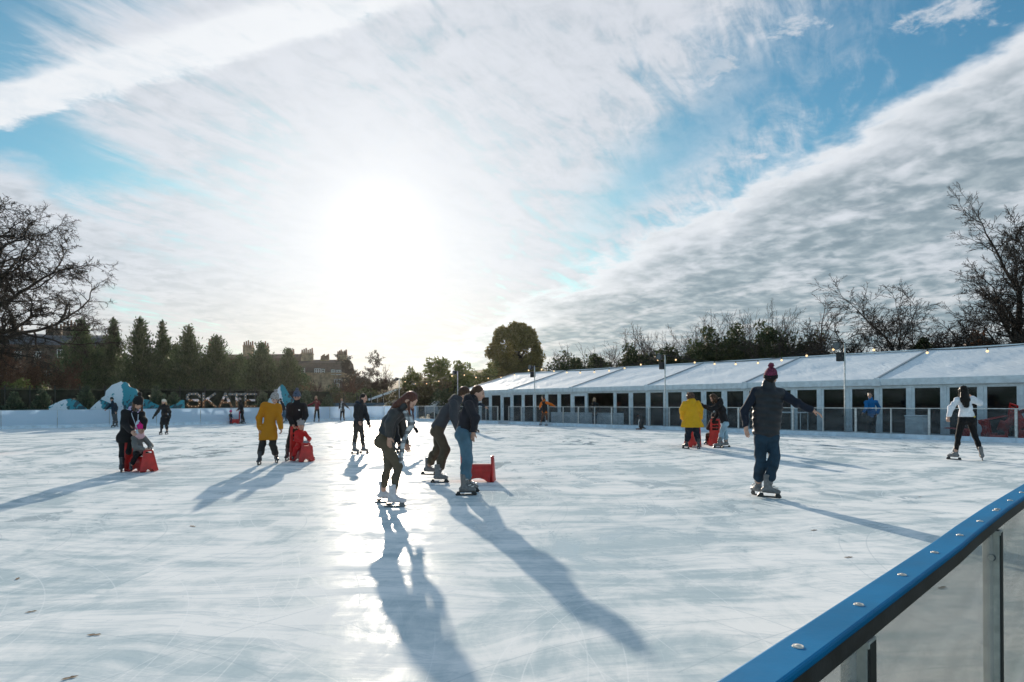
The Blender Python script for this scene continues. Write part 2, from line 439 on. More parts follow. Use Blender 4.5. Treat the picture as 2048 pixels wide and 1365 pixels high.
def surface_nets(Fd, lo, h):
    S = Fd < 0
    cnt = np.zeros(tuple(d-1 for d in Fd.shape), dtype=np.int8)
    for c in _CORN:
        cnt += S[c[0]:S.shape[0]-1+c[0], c[1]:S.shape[1]-1+c[1], c[2]:S.shape[2]-1+c[2]]
    act = (cnt > 0) & (cnt < 8)
    idx = np.argwhere(act)
    vid = np.full(act.shape, -1, dtype=np.int64); vid[act] = np.arange(len(idx))
    pos = np.zeros((len(idx), 3)); num = np.zeros(len(idx))
    for a, b in _EDG:
        ia = idx+_CORN[a]; ib = idx+_CORN[b]
        fa = Fd[ia[:,0], ia[:,1], ia[:,2]]; fb = Fd[ib[:,0], ib[:,1], ib[:,2]]
        mk = (fa < 0) != (fb < 0)
        t = np.where(mk, fa/np.where(mk, fa-fb, 1), 0)
        pos[mk] += (_CORN[a] + t[:, None]*(_CORN[b]-_CORN[a]))[mk]; num[mk] += 1
    Vt = lo + h*(idx + pos/num[:, None])
    Q = []
    for ax in range(3):
        sl0 = [slice(None)]*3; sl1 = [slice(None)]*3; sl0[ax] = slice(0, -1); sl1[ax] = slice(1, None)
        A = S[tuple(sl0)]; B = S[tuple(sl1)]
        e = np.argwhere(A != B)
        o1, o2 = [(1,2),(2,0),(0,1)][ax]
        ok = (e[:,o1] > 0) & (e[:,o2] > 0) & (e[:,o1] < S.shape[o1]-1) & (e[:,o2] < S.shape[o2]-1)
        e = e[ok]
        ins = A[e[:,0], e[:,1], e[:,2]]
        def c(d1, d2):
            q = e.copy(); q[:,o1] -= d1; q[:,o2] -= d2; return vid[q[:,0], q[:,1], q[:,2]]
        q = np.stack([c(1,1), c(0,1), c(0,0), c(1,0)], axis=1)
        q[~ins] = q[~ins][:, ::-1]
        Q.append(q)
    Q = np.concatenate(Q) if Q else np.zeros((0,4), int)
    return Vt, Q
def solid_obj(name, sol, h, mats, parent=None, origin=(0,0,0), smooth=True, extra=None, paint=None):
    """mesh a Solid; extra: further (V,Q) pieces; paint: function(face centres)->material index"""
    Vt, Q = sol.mesh(h)
    for (v2, q2) in (extra or []):
        Q = np.concatenate([Q, q2+len(Vt)]); Vt = np.concatenate([Vt, v2])
    mi = None
    if paint is not None: mi = paint(Vt[Q].mean(axis=1))
    return quad_mesh(name, Vt, Q, mats, parent, origin, mi, smooth)
# ------------------------------------------------------------------ people
SKIN = M('skin', (.52, .30, .22), .5, .08, 12, .35)
SKIN_DARK = M('lips', (.34, .13, .11), .5, .05)
EYE = M('eye', (.03, .022, .02), .3, .05)
BROW = M('brow', (.06, .035, .025), .7, .05)
def cloth(name, col, rough=.85, var=.10, scale=9, bmp=.25, bscale=55, sheen=.04, **kw): return M(name, col, rough, var, scale, .25, 0, bmp, bscale, sheen, **kw)
def leather(name, col): return M(name, col, .42, .2, 14, .5, 0, .2, 70)
BLK = cloth('black_cloth', (.012, .012, .014)); DKG = cloth('charcoal_cloth', (.022, .023, .027))
RENTAL = M('rental_boot', (.17, .165, .165), .5, .2, 25, .4, 0, .1, 60); RENTAL_D = M('rental_boot_dark', (.045, .045, .05), .45, .2, 25, .4)
BLADEM = M('blade_plastic', (.025, .024, .025), .4, .1); STEELD = M('dark_steel', (.13, .13, .135), .4, .1, 20, .5); STEEL = M('blade_steel', (.55, .56, .58), .25, .1, 20, .5, 1.0); BUCK = M('buckle', (.55, .55, .53), .4, .1)
WBOOT = M('white_leather', (.56, .53, .55), .45, .1, 20, .5); HEEL = M('heel', (.05, .03, .022), .5, .1)

def fvec(a): a = R(a); return np.array([math.sin(a), -math.cos(a), 0.0])     # 0 faces the camera, 90 faces right
def lvec(a): a = R(a); return np.array([math.cos(a), math.sin(a), 0.0])      # the person's own left
UP = np.array([0., 0., 1.])
def hand_solid(w, d, n, side, curl=.35, s=1.0, fat=0.0):
    """palm, four bent fingers of unequal length and a thumb. w wrist, d direction, n palm normal, side = thumb side vector"""
    d = unit(d); n = unit(np.asarray(n) - d*(np.asarray(n)@d)); b = np.cross(d, n)
    if b @ np.asarray(side) < 0: b = -b
    S = Solid(.006*s)
    S.cone(w - d*.03*s, w + d*.01*s, .024*s+fat, .024*s+fat, b, 1.15)
    S.cone(w + d*.012*s, w + d*.082*s, .0155*s+fat, .0125*s+fat, b, 2.0, 3.0, k=.012*s)
    for off, ln, fr in ((.030, .066, .0082), (.010, .076, .0085), (-.010, .071, .0082), (-.029, .054, .0074)):
        r0 = w + d*.086*s + b*off*s
        a1 = curl*.7; a2 = curl*1.9
        d1 = unit(d*math.cos(a1) + n*math.sin(a1) + b*off*1.6); d2 = d*math.cos(a2) + n*math.sin(a2)
        p1 = r0 + d1*ln*.52*s; p2 = p1 + d2*ln*.5*s
        S.cone(r0 - d*.012*s, p1, fr*1.08*s+fat, fr*s+fat, k=.004*s); S.cone(p1, p2, fr*s+fat, fr*.8*s+fat, k=.003*s)
    t0 = w + d*.028*s + b*.024*s; t1 = t0 + (d*.55 + b*.6 + n*.35)*.042*s; t2 = t1 + (d*.85 + b*.12 + n*(.3+curl*.5))*.034*s
    S.cone(t0, t1, .0125*s+fat, .0105*s+fat, k=.01*s); S.cone(t1, t2, .0105*s+fat, .008*s+fat, k=.003*s)
    return S
def skate(parent, org, ank, yaw, style='rental', s=1.0, fine=True, pitch=0.0, h=.011, lean=0.0):
    f = fvec(yaw); l = lvec(yaw); u = UP
    if pitch: f, u = f*math.cos(R(pitch)) + u*math.sin(R(pitch)), u*math.cos(R(pitch)) - f*math.sin(R(pitch))
    if lean: l, u = l*math.cos(R(lean)) + u*math.sin(R(lean)), u*math.cos(R(lean)) - l*math.sin(R(lean))
    a = np.asarray(ank)
    mat = {'rental': RENTAL, 'dark': RENTAL_D, 'white': WBOOT}[style]
    S = Solid(.03*s)
    S.cone(a + (u*.145 - f*.010)*s, a + u*.0*s - f*.005*s, .050*s, .044*s, l, .95)
    S.cone(a + (-f*.045 - u*.055)*s, a + (f*.02 - u*.035)*s, .037*s, .046*s, l, .95)
    S.cone(a + (f*.02 - u*.045)*s, a + (f*.150 - u*.067)*s, .046*s, .031*s, l, 1.0, 1.3)
    if style == 'rental': S.cone(a + (f*.05+u*.045)*s, a + (f*.028+u*.11)*s, .022*s, .02*s, l, 1.5)
    S.cut(a - u*.094*s, -u)
    S.cut(a + u*(.165 if style == 'rental' else .150)*s, u)
    boot = solid_obj('skate', S, h*min(1, s*1.05), mat, parent, org)
    q = MB(); m_ = STEEL if style == 'white' else BLADEM
    o = Vector(a - u*.155*s); fx = Vector(f); uz = Vector(u); lx = Vector(l)
    def bar(pts, th, mi=0): q.prism([(x_*s, z_*s) for x_, z_ in pts], o - lx*th*s/2, fx, uz, lx*th*s, mi)
    if style == 'white':
        bar([(-.125,.012),(-.11,0),(.15,0),(.185,.012),(.195,.03),(.18,.03),(-.12,.02)], .006)
        bar([(-.085,.0202),(-.03,.0202),(-.04,.035),(-.075,.035)], .03); bar([(.08,.026),(.16,.029),(.15,.06),(.09,.06)], .03)
        bar([(-.09,.0352),(-.02,.0352),(-.012,.0605),(-.09,.0605)], .05, 1)
        mats = [STEELD, HEEL]
    else:
        bar([(-.135,.014),(-.12,0),(.175,0),(.20,.018),(.195,.026),(-.13,.024)], .007)
        bar([(-.125,.0242),(-.055,.0245),(-.070,.0605),(-.105,.0605)], .02); bar([(.105,.0252),(.190,.0262),(.170,.0605),(.115,.0605)], .02)
        mats = [BLADEM, BLADEM]
    q.build('blade', mats, boot, org)
    if fine and style == 'rental':
        for i, (x_, z_) in enumerate(((.015,.085),(.055,.0),(.10,-.022))):
            e = MB()
            c = Vector(a + (f*(x_+.028) + u*(z_+.012))*s)
            e.tube([c + lx*sn*.047*s*q_ - fx*(.020*s) + fx*.034*s*w_ - uz*.010*s*abs(sn) for sn, q_, w_ in ((-1,1,0),(-.8,1,.6),(-.4,1,1),(0,1,1.1),(.4,1,1),(.8,1,.6),(1,1,0))], .0065*s, 5)
            e.build('buckle', BUCK, boot, org)
    return boot
def folded(S, n=.004): return S
def person(label, face, foot_l, foot_r, pelvis, neck, head, el, wl, er, wr, kl, kr, top, legs=None, height=1.0, hface=None, nod=0.0,
           fl=None, fr=None, style='rental', hair=None, hat=None, hood=None, extras=None, h=.013, hands=True, gloves=None, lift=(0,0), mid=None,
           top_mat=BLK, leg_mat=BLK, bulk=.03, hem=.06, hemw=1.0, legbulk=.016, collar=.06, curl=.35, seat=None, group='people on the ice rink', lean=(0,0), pitch=(0,0), ycut=0.0, shw=.155, fine=True,
           kids=False, slim=1.0, dy0=0.0, wfit=1.0, bottom=.0, open_top=None, hips=1.0, ground=0.0):
    """every joint is (pixel x, pixel y[, metres further away]); the feet on the ice give the distance"""
    s = height
    def foot(q, lf):
        g = G(q[0], q[1], ground); return V3(g) + UP*lf
    if seat is None:
        FL = foot(foot_l, lift[0]); FR = foot(foot_r, lift[1])
        Y0 = (FL[1]+FR[1])/2 + dy0
        sw = (FL+FR)/2
    else:
        Y0 = seat; sw = V3(P(pelvis[0], pelvis[1], Y0)); sw[2] = 0
        FL = V3(P(foot_l[0], foot_l[1], Y0 + foot_l[2])); FR = V3(P(foot_r[0], foot_r[1], Y0 + foot_r[2]))
    def J(q): return V3(P(q[0], q[1], Y0 + (q[2] if len(q) > 2 else 0.0)))
    root = empty('person', (sw[0], sw[1], ground), label, 'person', group)
    org = (sw[0], sw[1], ground)
    f = fvec(face); l = lvec(face)
    pe, nk, hd = J(pelvis), J(neck), J(head)
    EL, WL, ER, WR, KL, KR = J(el), J(wl), J(er), J(wr), J(kl), J(kr)
    AL, AR = FL + UP*.155*s, FR + UP*.155*s
    if seat is not None: AL, AR = FL, FR
    spine = unit(nk - pe)
    bk = unit(f - spine*(f@spine))           # chest direction
    md = J(mid) if mid else (pe+nk)/2 + bk*-.02*s
    ls = unit(l - spine*(l@spine)*.6)
    SL = nk + ls*shw*s - spine*.075*s; SR = nk - ls*shw*s - spine*.075*s
    HL = pe + l*.078*s*hips - UP*.02*s; HR = pe - l*.078*s*hips - UP*.02*s
    hf = fvec(face if hface is None else hface); hu = unit(unit(hd - nk)*.5 + UP*.9)
    if nod: hf, hu = hf*math.cos(R(nod)) - UP*math.sin(R(nod)), hu*math.cos(R(nod)) + hf*math.sin(R(nod))*1.0
    hf = unit(hf - hu*(hf@hu)); hl = np.cross(hu, hf)
    hs = max(.80, s**.35) if s < 1 else 1.0
    hc = hd
    # ---- body: one continuous skin
    B = Solid(.03*s)
    B.cone(pe, md, .092*s*slim, .080*s*slim, l, 1.22*hips, 1.12).cone(md, nk - spine*.09*s, .080*s*slim, .080*s*slim, ls, 1.12, 1.2)
    B.cone(SL, nk - spine*.04*s, .05*s, .045*s).cone(SR, nk - spine*.04*s, .05*s, .045*s)
    B.cone(nk - spine*.05*s, hc - hu*.03*hs - hf*.01, .055*hs, .050*hs, k=.03)
    for Sx, Ex, Wx in ((SL, EL, WL), (SR, ER, WR)):
        B.cone(Sx, Ex, .047*s, .038*s).cone(Ex, Wx, .038*s, .026*s)
    for Hx, Kx, Ax in ((HL, KL, AL), (HR, KR, AR)):
        B.cone(Hx, Kx, .068*s, .046*s).cone(Kx, Ax, .046*s, .036*s)
    # head
    B.ell(hc + hu*.022*hs - hf*.008*hs, hl*.074*hs, hf*.094*hs, hu*.093*hs, k=.02)
    B.cone(hc + hf*.030*hs - hu*.012*hs, hc + hf*.052*hs - hu*.085*hs, .062*hs, .030*hs, hl, .95, 1.2, k=.03)
    B.cone(hc + hf*.088*hs + hu*.008*hs, hc + hf*.106*hs - hu*.026*hs, .009*hs, .015*hs, k=.012)       # nose
    for sg in (-1, 1):
        B.ell(hc + hl*sg*.074*hs - hf*.006*hs - hu*.008*hs, hl*.010*hs, hf*.019*hs, hu*.030*hs, k=.008)  # ears
        B.cone(hc + hf*.076*hs + hl*sg*.042*hs + hu*.026*hs, hc + hf*.086*hs + hl*sg*.018*hs + hu*.024*hs, .011*hs, .011*hs, k=.012)   # brow
        B.ell(hc + hf*.062*hs + hl*sg*.040*hs - hu*.026*hs, hl*.025*hs, hf*.02*hs, hu*.022*hs, k=.02)  # cheek
    B.cone(hc + hf*.082*hs - hl*.020*hs - hu*.053*hs, hc + hf*.082*hs + hl*.020*hs - hu*.053*hs, .0095*hs, .0095*hs, k=.01)  # lips
    def paint(c):
        r_ = c - hc; a = r_@hf; b = r_@hl; e = r_@hu
        mi = np.zeros(len(c), dtype=int); fr_ = a > .045*hs
        mi[fr_ & (np.abs(np.abs(b)-.031*hs) < .012*hs) & (np.abs(e-.006*hs) < .006*hs)] = 2
        mi[fr_ & (np.abs(np.abs(b)-.032*hs) < .018*hs) & (np.abs(e-.027*hs) < .0045*hs)] = 3
        mi[fr_ & (np.abs(b) < .026*hs) & (np.abs(e+.054*hs) < .0075*hs)] = 1
        return mi
    ex = []
    hand_mats = []
    for Wx, Ex, sg in ((WL, EL, 1), (WR, ER, -1)):
        d = unit(Wx-Ex)
        palm = unit(-l*sg*.7 + f*.25 - UP*.15)        # palms face the thighs
        th = f if abs(d@f) < .8 else UP
        if hands: ex.append(hand_solid(Wx, d, palm, th, curl if not isinstance(curl, tuple) else curl[0 if sg > 0 else 1], s=max(.72, s)).mesh(.0052 if fine else .009))
    body = solid_obj('body', B, min(h, .0115) if fine else h, [SKIN, SKIN_DARK, EYE, BROW], root, org, extra=ex, paint=paint)
    if gloves is not None:
        for Wx, Ex, sg in ((WL, EL, 1), (WR, ER, -1)):
            d = unit(Wx-Ex); palm = unit(-l*sg*.7 + f*.25 - UP*.15); th = f if abs(d@f) < .8 else UP
            solid_obj('glove', hand_solid(Wx, d, palm, th, curl if not isinstance(curl, tuple) else curl[0 if sg > 0 else 1], s=max(.72, s)*1.05, fat=.004), .0065 if fine else .009, gloves, root, org)
    # ---- trousers
    Tn = Solid(.03*s); lb = legbulk
    Tn.cone(pe + spine*.05*s, pe - UP*.03*s, (.098+lb*.4)*s*slim, (.104+lb*.4)*s, l, 1.22*hips)
    for Hx, Kx, Ax in ((HL, KL, AL), (HR, KR, AR)):
        bot = Ax + unit(Kx-Ax)*(.118+bottom+ycut)*s
        glt = Hx - f*.035*s - UP*.03*s
        Tn.ball(glt, (.076+lb*.35)*s*hips)
        Tn.cone(Hx, Kx, (.074+lb*.75)*s*hips, (.053+lb*.85)*s).cone(Kx, Kx*.45+bot*.55 - f*.012*s, (.052+lb*.85)*s, (.050+lb*.85)*s).cone(Kx*.45+bot*.55 - f*.012*s, bot, (.050+lb*.85)*s, (.042+lb*.85+bottom)*s)
    Tn.folds(.0045 if legbulk < .02 else .009, 32, sum(map(ord, label)) % 17)
    solid_obj('trousers', Tn, h, leg_mat, root, org)
    # ---- top
    J_ = Solid(.035*s); bl = bulk
    hp = pe - UP*hem*s if abs(spine[2]) > .9 else pe - spine*hem*s
    tw = (1.26 - bl*2.2)*wfit
    J_.cone(hp, md, (.102+bl*.48)*s*slim*hemw, (.092+bl*.45)*s*slim, l, max(tw, 1.30*wfit)*hips, tw).cone(md, nk - spine*.085*s, (.092+bl*.45)*s*slim, (.088+bl*.4)*s, ls, tw, tw+.08)
    J_.cone(SL, nk - spine*.045*s, (.054+bl*.4)*s, (.052+bl*.4)*s).cone(SR, nk - spine*.045*s, (.054+bl*.4)*s, (.052+bl*.4)*s)
    J_.cone(nk - spine*.05*s, nk + (hc-nk)*collar/.12, (.066+bl*.4)*s, (.062+bl*.3)*s, k=.02)
    for Sx, Ex, Wx in ((SL, EL, WL), (SR, ER, WR)):
        J_.cone(Sx, Ex, (.054+bl*.55)*s, (.043+bl*.5)*s).cone(Ex, Ex*.1+Wx*.9, (.043+bl*.6)*s, (.033+bl*.5)*s)
    if hem > .12:
        for Hx, Kx in ((HL, KL), (HR, KR)): J_.cone(Hx, Hx + unit(Kx-Hx)*hem*1.15*s, (.090+lb*.8)*s, (.084+lb*.8)*s, k=.05*s)
    J_.folds(.008 if bulk < .035 else .010, 27, (sum(map(ord, label))*3) % 13)
    J_.cut(hp, -spine if abs(spine[2]) <= .9 else -UP)
    if open_top is not None: open_top(J_, dict(locals()))
    solid_obj(top, J_, h, top_mat, root, org)
    # ---- skates
    if style:
        st = style if isinstance(style, tuple) else (style, style)
        skate(root, org, AL, face if fl is None else fl, st[0], max(.62, s), fine, pitch[0], h, lean[0])
        skate(root, org, AR, face if fr is None else fr, st[1], max(.62, s), fine, pitch[1], h, lean[1])
    ctx = dict(hc=hc, hu=hu, hf=hf, hl=hl, hs=hs, nk=nk, spine=spine, f=f, l=l, ls=ls, bk=bk, SL=SL, SR=SR, pe=pe, md=md, root=root, org=org, s=s, h=h, WL=WL, WR=WR, EL=EL, ER=ER, HL=HL, HR=HR, Y0=Y0, J=J, AL=AL, AR=AR, KL=KL, KR=KR)
    if hair: hair(ctx)
    if hat: hat(ctx)
    if hood: hood(ctx)
    for e in (extras or []): e(ctx)
    return ctx
# ---- hair, hats and other things worn
def hair_long(mat, length=.25, back=.05, wide=1.0, spread=0.0, fringe=True, amp=.005):
    def fn(c):
        hs, hc, hu, hf, hl = c['hs'], c['hc'], c['hu'], c['hf'], c['hl']
        S = Solid(.02)
        S.ell(hc + hu*.034*hs - hf*.020*hs, hl*.086*hs, hf*.096*hs, hu*.094*hs)
        dn = -UP*.92 - hf*.25
        b0 = hc - hf*.055*hs - hu*.01*hs
        S.cone(b0, b0 + dn*length*.55 - hf*back*.4, .066*hs, .06*hs*wide, hl, 1.15, 1.3*wide)
        S.cone(b0 + dn*length*.55 - hf*back*.4, b0 + dn*length - hf*back*.2, .055*hs*wide, .032*hs, hl, 1.3*wide, 1.5*wide)
        for sg in (-1, 1):
            e0 = hc + hl*sg*.072*hs + hf*.005 + hu*.03; S.cone(e0, e0 - UP*min(length, .16) + hl*sg*.005, .026*hs, .020*hs)
        S.folds(amp, 55, 3, c['hl']); S.noise(.004, 60, 2)
        # keep the face clear
        fc = hc + hf*.095*hs - hu*.035*hs
        S.cutcone(fc + hu*.055*hs, fc - hu*.10*hs, .052*hs, .062*hs, hl, 1.12)
        return solid_obj('hair', S, min(c['h'], .010), mat, c['root'], c['org'])
    return fn
def hair_drape(mat, down=.16):
    def fn(c):
        hs, hc, hu, hf, hl, nk, bk, sp = c['hs'], c['hc'], c['hu'], c['hf'], c['hl'], c['nk'], c['bk'], c['spine']
        S = Solid(.02)
        S.ell(hc + hu*.030*hs - hf*.018*hs, hl*.083*hs, hf*.096*hs, hu*.092*hs)
        a = hc - hf*.05*hs - hu*.02*hs; b = nk - bk*.055 + sp*.015; e = nk - bk*.105 - sp*down
        S.cone(a, b, .070*hs, .066*hs, hl, 1.1, 1.3).cone(b, e, .060*hs, .022*hs, hl, 1.4, 2.0)
        S.cone(hc - hf*.02 - hu*.02, hc - hf*.0 - hu*.10*hs, .070*hs, .05*hs, hl, 1.05)
        for sg in (-1, 1):
            q = hc + hl*sg*.068*hs + hf*.03 - hu*.01; S.cone(q, q - UP*.08 + hf*.012, .020*hs, .018*hs).cone(q - UP*.08 + hf*.012, q - UP*.21 + hf*.03, .017*hs, .008*hs)
        S.folds(.005, 60, 3, c['hl']); S.noise(.004, 60, 2)
        fc = hc + hf*.10*hs - hu*.035*hs; S.cutcone(fc + hu*.06*hs, fc - hu*.10*hs, .054*hs, .058*hs, hl, 1.05)
        return solid_obj('hair', S, .009, mat, c['root'], c['org'])
    return fn
def hair_short(mat, bun=None, curly=0.0, puff=0.0):
    def fn(c):
        hs, hc, hu, hf, hl = c['hs'], c['hc'], c['hu'], c['hf'], c['hl']
        S = Solid(.015)
        S.ell(hc + hu*(.036+puff*.3)*hs - hf*.018*hs, hl*(.083+puff)*hs, hf*(.092+puff)*hs, hu*(.090+puff)*hs)
        S.cone(hc - hf*.05*hs - hu*.0*hs, hc - hf*.055*hs - hu*.05*hs, .05*hs, .035*hs, hl, 1.3)
        if bun: S.ball(hc - hf*bun[0]*hs + hu*bun[1]*hs, bun[2])
        if curly: S.noise(curly, 75, 4)
        else: S.folds(.003, 60, 2, hl)
        fc = hc + hf*.098*hs - hu*.045*hs
        S.cutcone(fc + hu*.07*hs, fc - hu*.08*hs, .05*hs, .06*hs, hl, 1.2)
        return solid_obj('hair', S, min(c['h'], .010), mat, c['root'], c['org'])
    return fn
def both(*fs):
    def fn(c):
        for q in fs: q(c)
    return fn
def bobble(mat, pom=None, cuff=None, pomr=.038, tall=.0, bear=False, low=0.0):
    def fn(c):
        hs, hc, hu, hf, hl = c['hs'], c['hc'], c['hu'], c['hf'], c['hl']
        S = Solid(.015)
        o = hc + hu*(.045-low)*hs - hf*.010*hs; hu2 = unit(hu - hf*.22)
        S.ell(o + hu2*.012*hs, hl*.092*hs, hf*.104*hs, hu2*(.105+tall)*hs)
        S.folds(.0022, 120, 1, hl)
        S.cut(o - hu2*.022*hs, -hu2)
        hatm = solid_obj('hat', S, min(c['h'], .0095), mat, c['root'], c['org'])
        Cf = Solid(.006); Cf.cone(o - hu2*.016*hs, o + hu2*.014*hs, .100*hs, .100*hs, hf, 1.10)
        Cf.cut(o + hu2*.022*hs, hu2); Cf.cut(o - hu2*.036*hs, -hu2)
        solid_obj('hat_cuff', Cf, min(c['h'], .0095), cuff or mat, hatm, c['org'])
        if pom is not None:
            Q = Solid(.01); Q.ball(o + hu2*(.118+tall+pomr*.55)*hs, pomr); Q.noise(.008, 110, 2)
            solid_obj('pompom', Q, .008, pom, hatm, c['org'])
        if bear:
            for sg in (-1, 1):
                Q = Solid(.01); Q.ell(o + hl*sg*.082*hs + hu2*.085*hs, hl*.034, hf*.018, hu2*.034); solid_obj('hat_ear', Q, .008, pom or mat, hatm, c['org'])
    return fn
def hood_back(mat, size=1.0, fur=None):
    def fn(c):
        nk, f, l, sp, s = c['nk'], c['f'], c['ls'], c['spine'], c['s']
        S = Solid(.03*s)
        b = nk - c['bk']*.075*s
        S.cone(b + sp*.03*s, b - sp*.07*s - c['bk']*.012*s, .062*s*size, .05*s*size, l, 1.7)
        for sg in (-1, 1): S.cone(nk + l*sg*.075*s - c['bk']*.03*s + sp*.02*s, nk + l*sg*.05*s + c['bk']*.055*s - sp*.015*s, .040*s*size, .026*s*size)
        S.folds(.004, 45, 5)
        solid_obj('hood', S, c['h'], mat, c['root'], c['org'])
    return fn
def scarf_neck(mat, r=.085, tails=None, name='scarf'):
    def fn(c):
        nk, s, bk, l = c['nk'], c['s'], c['bk'], c['ls']
        S = Solid(.02)
        o = nk + c['spine']*.025*s + bk*.012
        S.cone(o + c['spine']*.0, o + c['spine']*.035*s, r*s, r*.9*s, l, 1.15)
        if tails:
            for (off, ln, wd) in tails:
                a = nk + bk*.10*s + l*off*s - UP*.02; b = a - UP*ln + bk*.02
                S.cone(a, b, .018*s, .016*s, l, 2.2*wd, 2.6*wd, k=.01); S.cut(b - UP*.0, -UP)
        S.folds(.004, 60, 7)
        solid_obj(name, S, min(c['h'], .011), mat, c['root'], c['org'])
    return fn
# ------------------------------------------------------------------ the skaters, each with a pose of its own
BROWNHAIR = M('auburn_hair', (.13, .038, .018), .38, .4, 40, .5, trans=.25, stretch=(1,1,.25))
DARKHAIR = M('dark_hair', (.012, .008, .006), .45, .4, 40, .2, stretch=(1,1,.25)); CHEST = M('chestnut_hair', (.075, .036, .018), .45, .4, 40, .25, trans=.12, stretch=(1,1,.25))
BLOND = M('blond_hair', (.42, .28, .14), .45, .3, 40, .4, trans=.2, stretch=(1,1,.25))
OLIVE = cloth('olive_leggings', (.100, .078, .052), bmp=.15); OLIVE2 = cloth('olive_cargo', (.078, .060, .040)); LEATHER = leather('leather_jacket', (.022, .021, .021))
GREYHOOD = cloth('grey_fleece', (.050, .052, .060)); NAVYHOOD = cloth('black_hoodie', (.020, .020, .026))
JEANS = cloth('blue_denim', (.085, .165, .225), var=.2, scale=3, bmp=.3, bscale=90); JEANS_D = cloth('dark_denim', (.020, .045, .072), var=.3, scale=4, bmp=.3, bscale=90); JEANS_L = cloth('pale_denim', (.30, .42, .50), var=.2, scale=5)
VEST = M('quilted_nylon', (.012, .014, .019), .5, .25, 10, .4, 0, .2, 40); NAVYSLEEVE = cloth('navy_knit', (.014, .019, .032), bmp=.4, bscale=120)
BURG = cloth('burgundy_knit', (.20, .035, .075), var=.5, scale=60, bmp=.6, bscale=130)
MUSTARD = cloth('mustard_cotton', (.50, .20, .010), var=.05, trans=.15, bmp=.3); YELLOW = cloth('yellow_padded', (.70, .38, .018), var=.05, trans=.15, bmp=.3, bscale=25)
DKGREY = cloth('dark_grey_trousers', (.030, .027, .025)); KNITW = cloth('pale_knit', (.40, .37, .355), var=.45, scale=70, bmp=.6, bscale=120); KNITB = cloth('blue_grey_knit', (.085, .125, .19), var=.5, scale=60, bmp=.6, bscale=120); KNITG = cloth('grey_knit', (.30, .29, .29), bmp=.5)
PINK = cloth('hot_pink_knit', (.62, .02, .19), bmp=.5, bscale=120); LILAC = cloth('lilac_fleece', (.50, .42, .66)); PALEPINK = cloth('pale_pink_scarf', (.66, .42, .46)); GREYCOAT = cloth('grey_coat', (.15, .15, .145))
REDSUIT = cloth('red_snowsuit', (.50, .022, .022)); WHITEKNIT = cloth('white_knit', (.76, .76, .80), bmp=.35, bscale=110); BLKLEG = cloth('black_leggings', (.008, .008, .009), bmp=.1)
ORANGE = cloth('orange_coat', (.80, .17, .015)); BROWNLEG = cloth('brown_leggings', (.11, .05, .033)); MAROON = cloth('maroon_padded', (.16, .022, .030)); BLUEJ = cloth('blue_softshell', (.012, .14, .36)); BROWNCOAT = cloth('brown_coat', (.045, .022, .016)); NAVY = cloth('navy_padded', (.014, .026, .042))
GREYTR = cloth('grey_trousers', (.075, .078, .085)); BLUETR = cloth('blue_jeans_far', (.045, .11, .17)); BLUEMIT = cloth('grey_mitten', (.22, .23, .26)); LANY = M('pale_lanyard', (.52, .62, .72), .6, .1); FUR = cloth('cream_fur', (.62, .56, .48), bmp=.8)
TARTAN, _nt, _b = newmat('pale_check_wool')
_v = objvec(_nt); _s = _nt.nodes.new('ShaderNodeSeparateXYZ'); _nt.links.new(_v, _s.inputs[0])
_zs = (E(_nt, _s.outputs[2])*52.0).sin(); _xs = ((E(_nt, _s.outputs[0]) + E(_nt, _s.outputs[1]))*70.0).sin()
_c = mixc(_nt, _zs.ss(.2, .4)*.75, (.52, .53, .54), (.055, .055, .06)); _c = mixc(_nt, _xs.ss(.35, .55)*.6, _c, (.06, .06, .065))
_nt.links.new(_c, _b.inputs['Base Color']); _b.inputs['Roughness'].default_value = .9
WHITEMARK = M('white_print', (.8, .8, .8), .6, .05); YTAG = M('yellow_tag', (.75, .55, .05), .5, .1); GLASSES = M('spectacle_frame', (.02, .015, .012), .4, .1)

def patch(c, name, pos, right, up, w_, h_, mat, th=.004, parent=None):
    mb = MB(); r_ = unit(right); u_ = unit(up); n = np.cross(r_, u_)
    mb.obox(pos, r_*w_/2, u_*h_/2, n*th/2); return mb.build(name, mat, parent or c['root'], c['org'])
def specs(c):
    hc, hf, hl, hu, hs = c['hc'], c['hf'], c['hl'], c['hu'], c['hs']; mb = MB()
    for sg in (-1, 1):
        o = hc + hf*.103*hs + hl*sg*.033*hs + hu*.004*hs
        mb.tube([o + hl*.026*math.cos(a) + hu*.02*math.sin(a) for a in np.linspace(0, 2*PI, 11)], .0028, 4, cap=False)
        mb.tube([o + hl*sg*.026, hc + hl*sg*.082*hs + hu*.005], .0025, 4)
    mb.tube([hc + hf*.106*hs - hl*.01 + hu*.006, hc + hf*.106*hs + hl*.01 + hu*.006], .0028, 4)
    mb.build('glasses', GLASSES, c['root'], c['org'])
def lanyard(c):
    mb = MB(); nk, bk, l, s, sp = c['nk'], c['bk'], c['ls'], c['s'], c['spine']
    tip = nk + bk*.21*s - UP*.34*s
    for sg in (-1, 1): mb.tube([nk + l*sg*.07*s + sp*.02, nk + l*sg*.06*s + bk*.13*s - sp*.07*s, tip], .007, 4)
    mb.obox(tip - UP*.05, c['l']*.03, UP*.045, c['f']*.003); mb.build('lanyard', LANY, c['root'], c['org'])
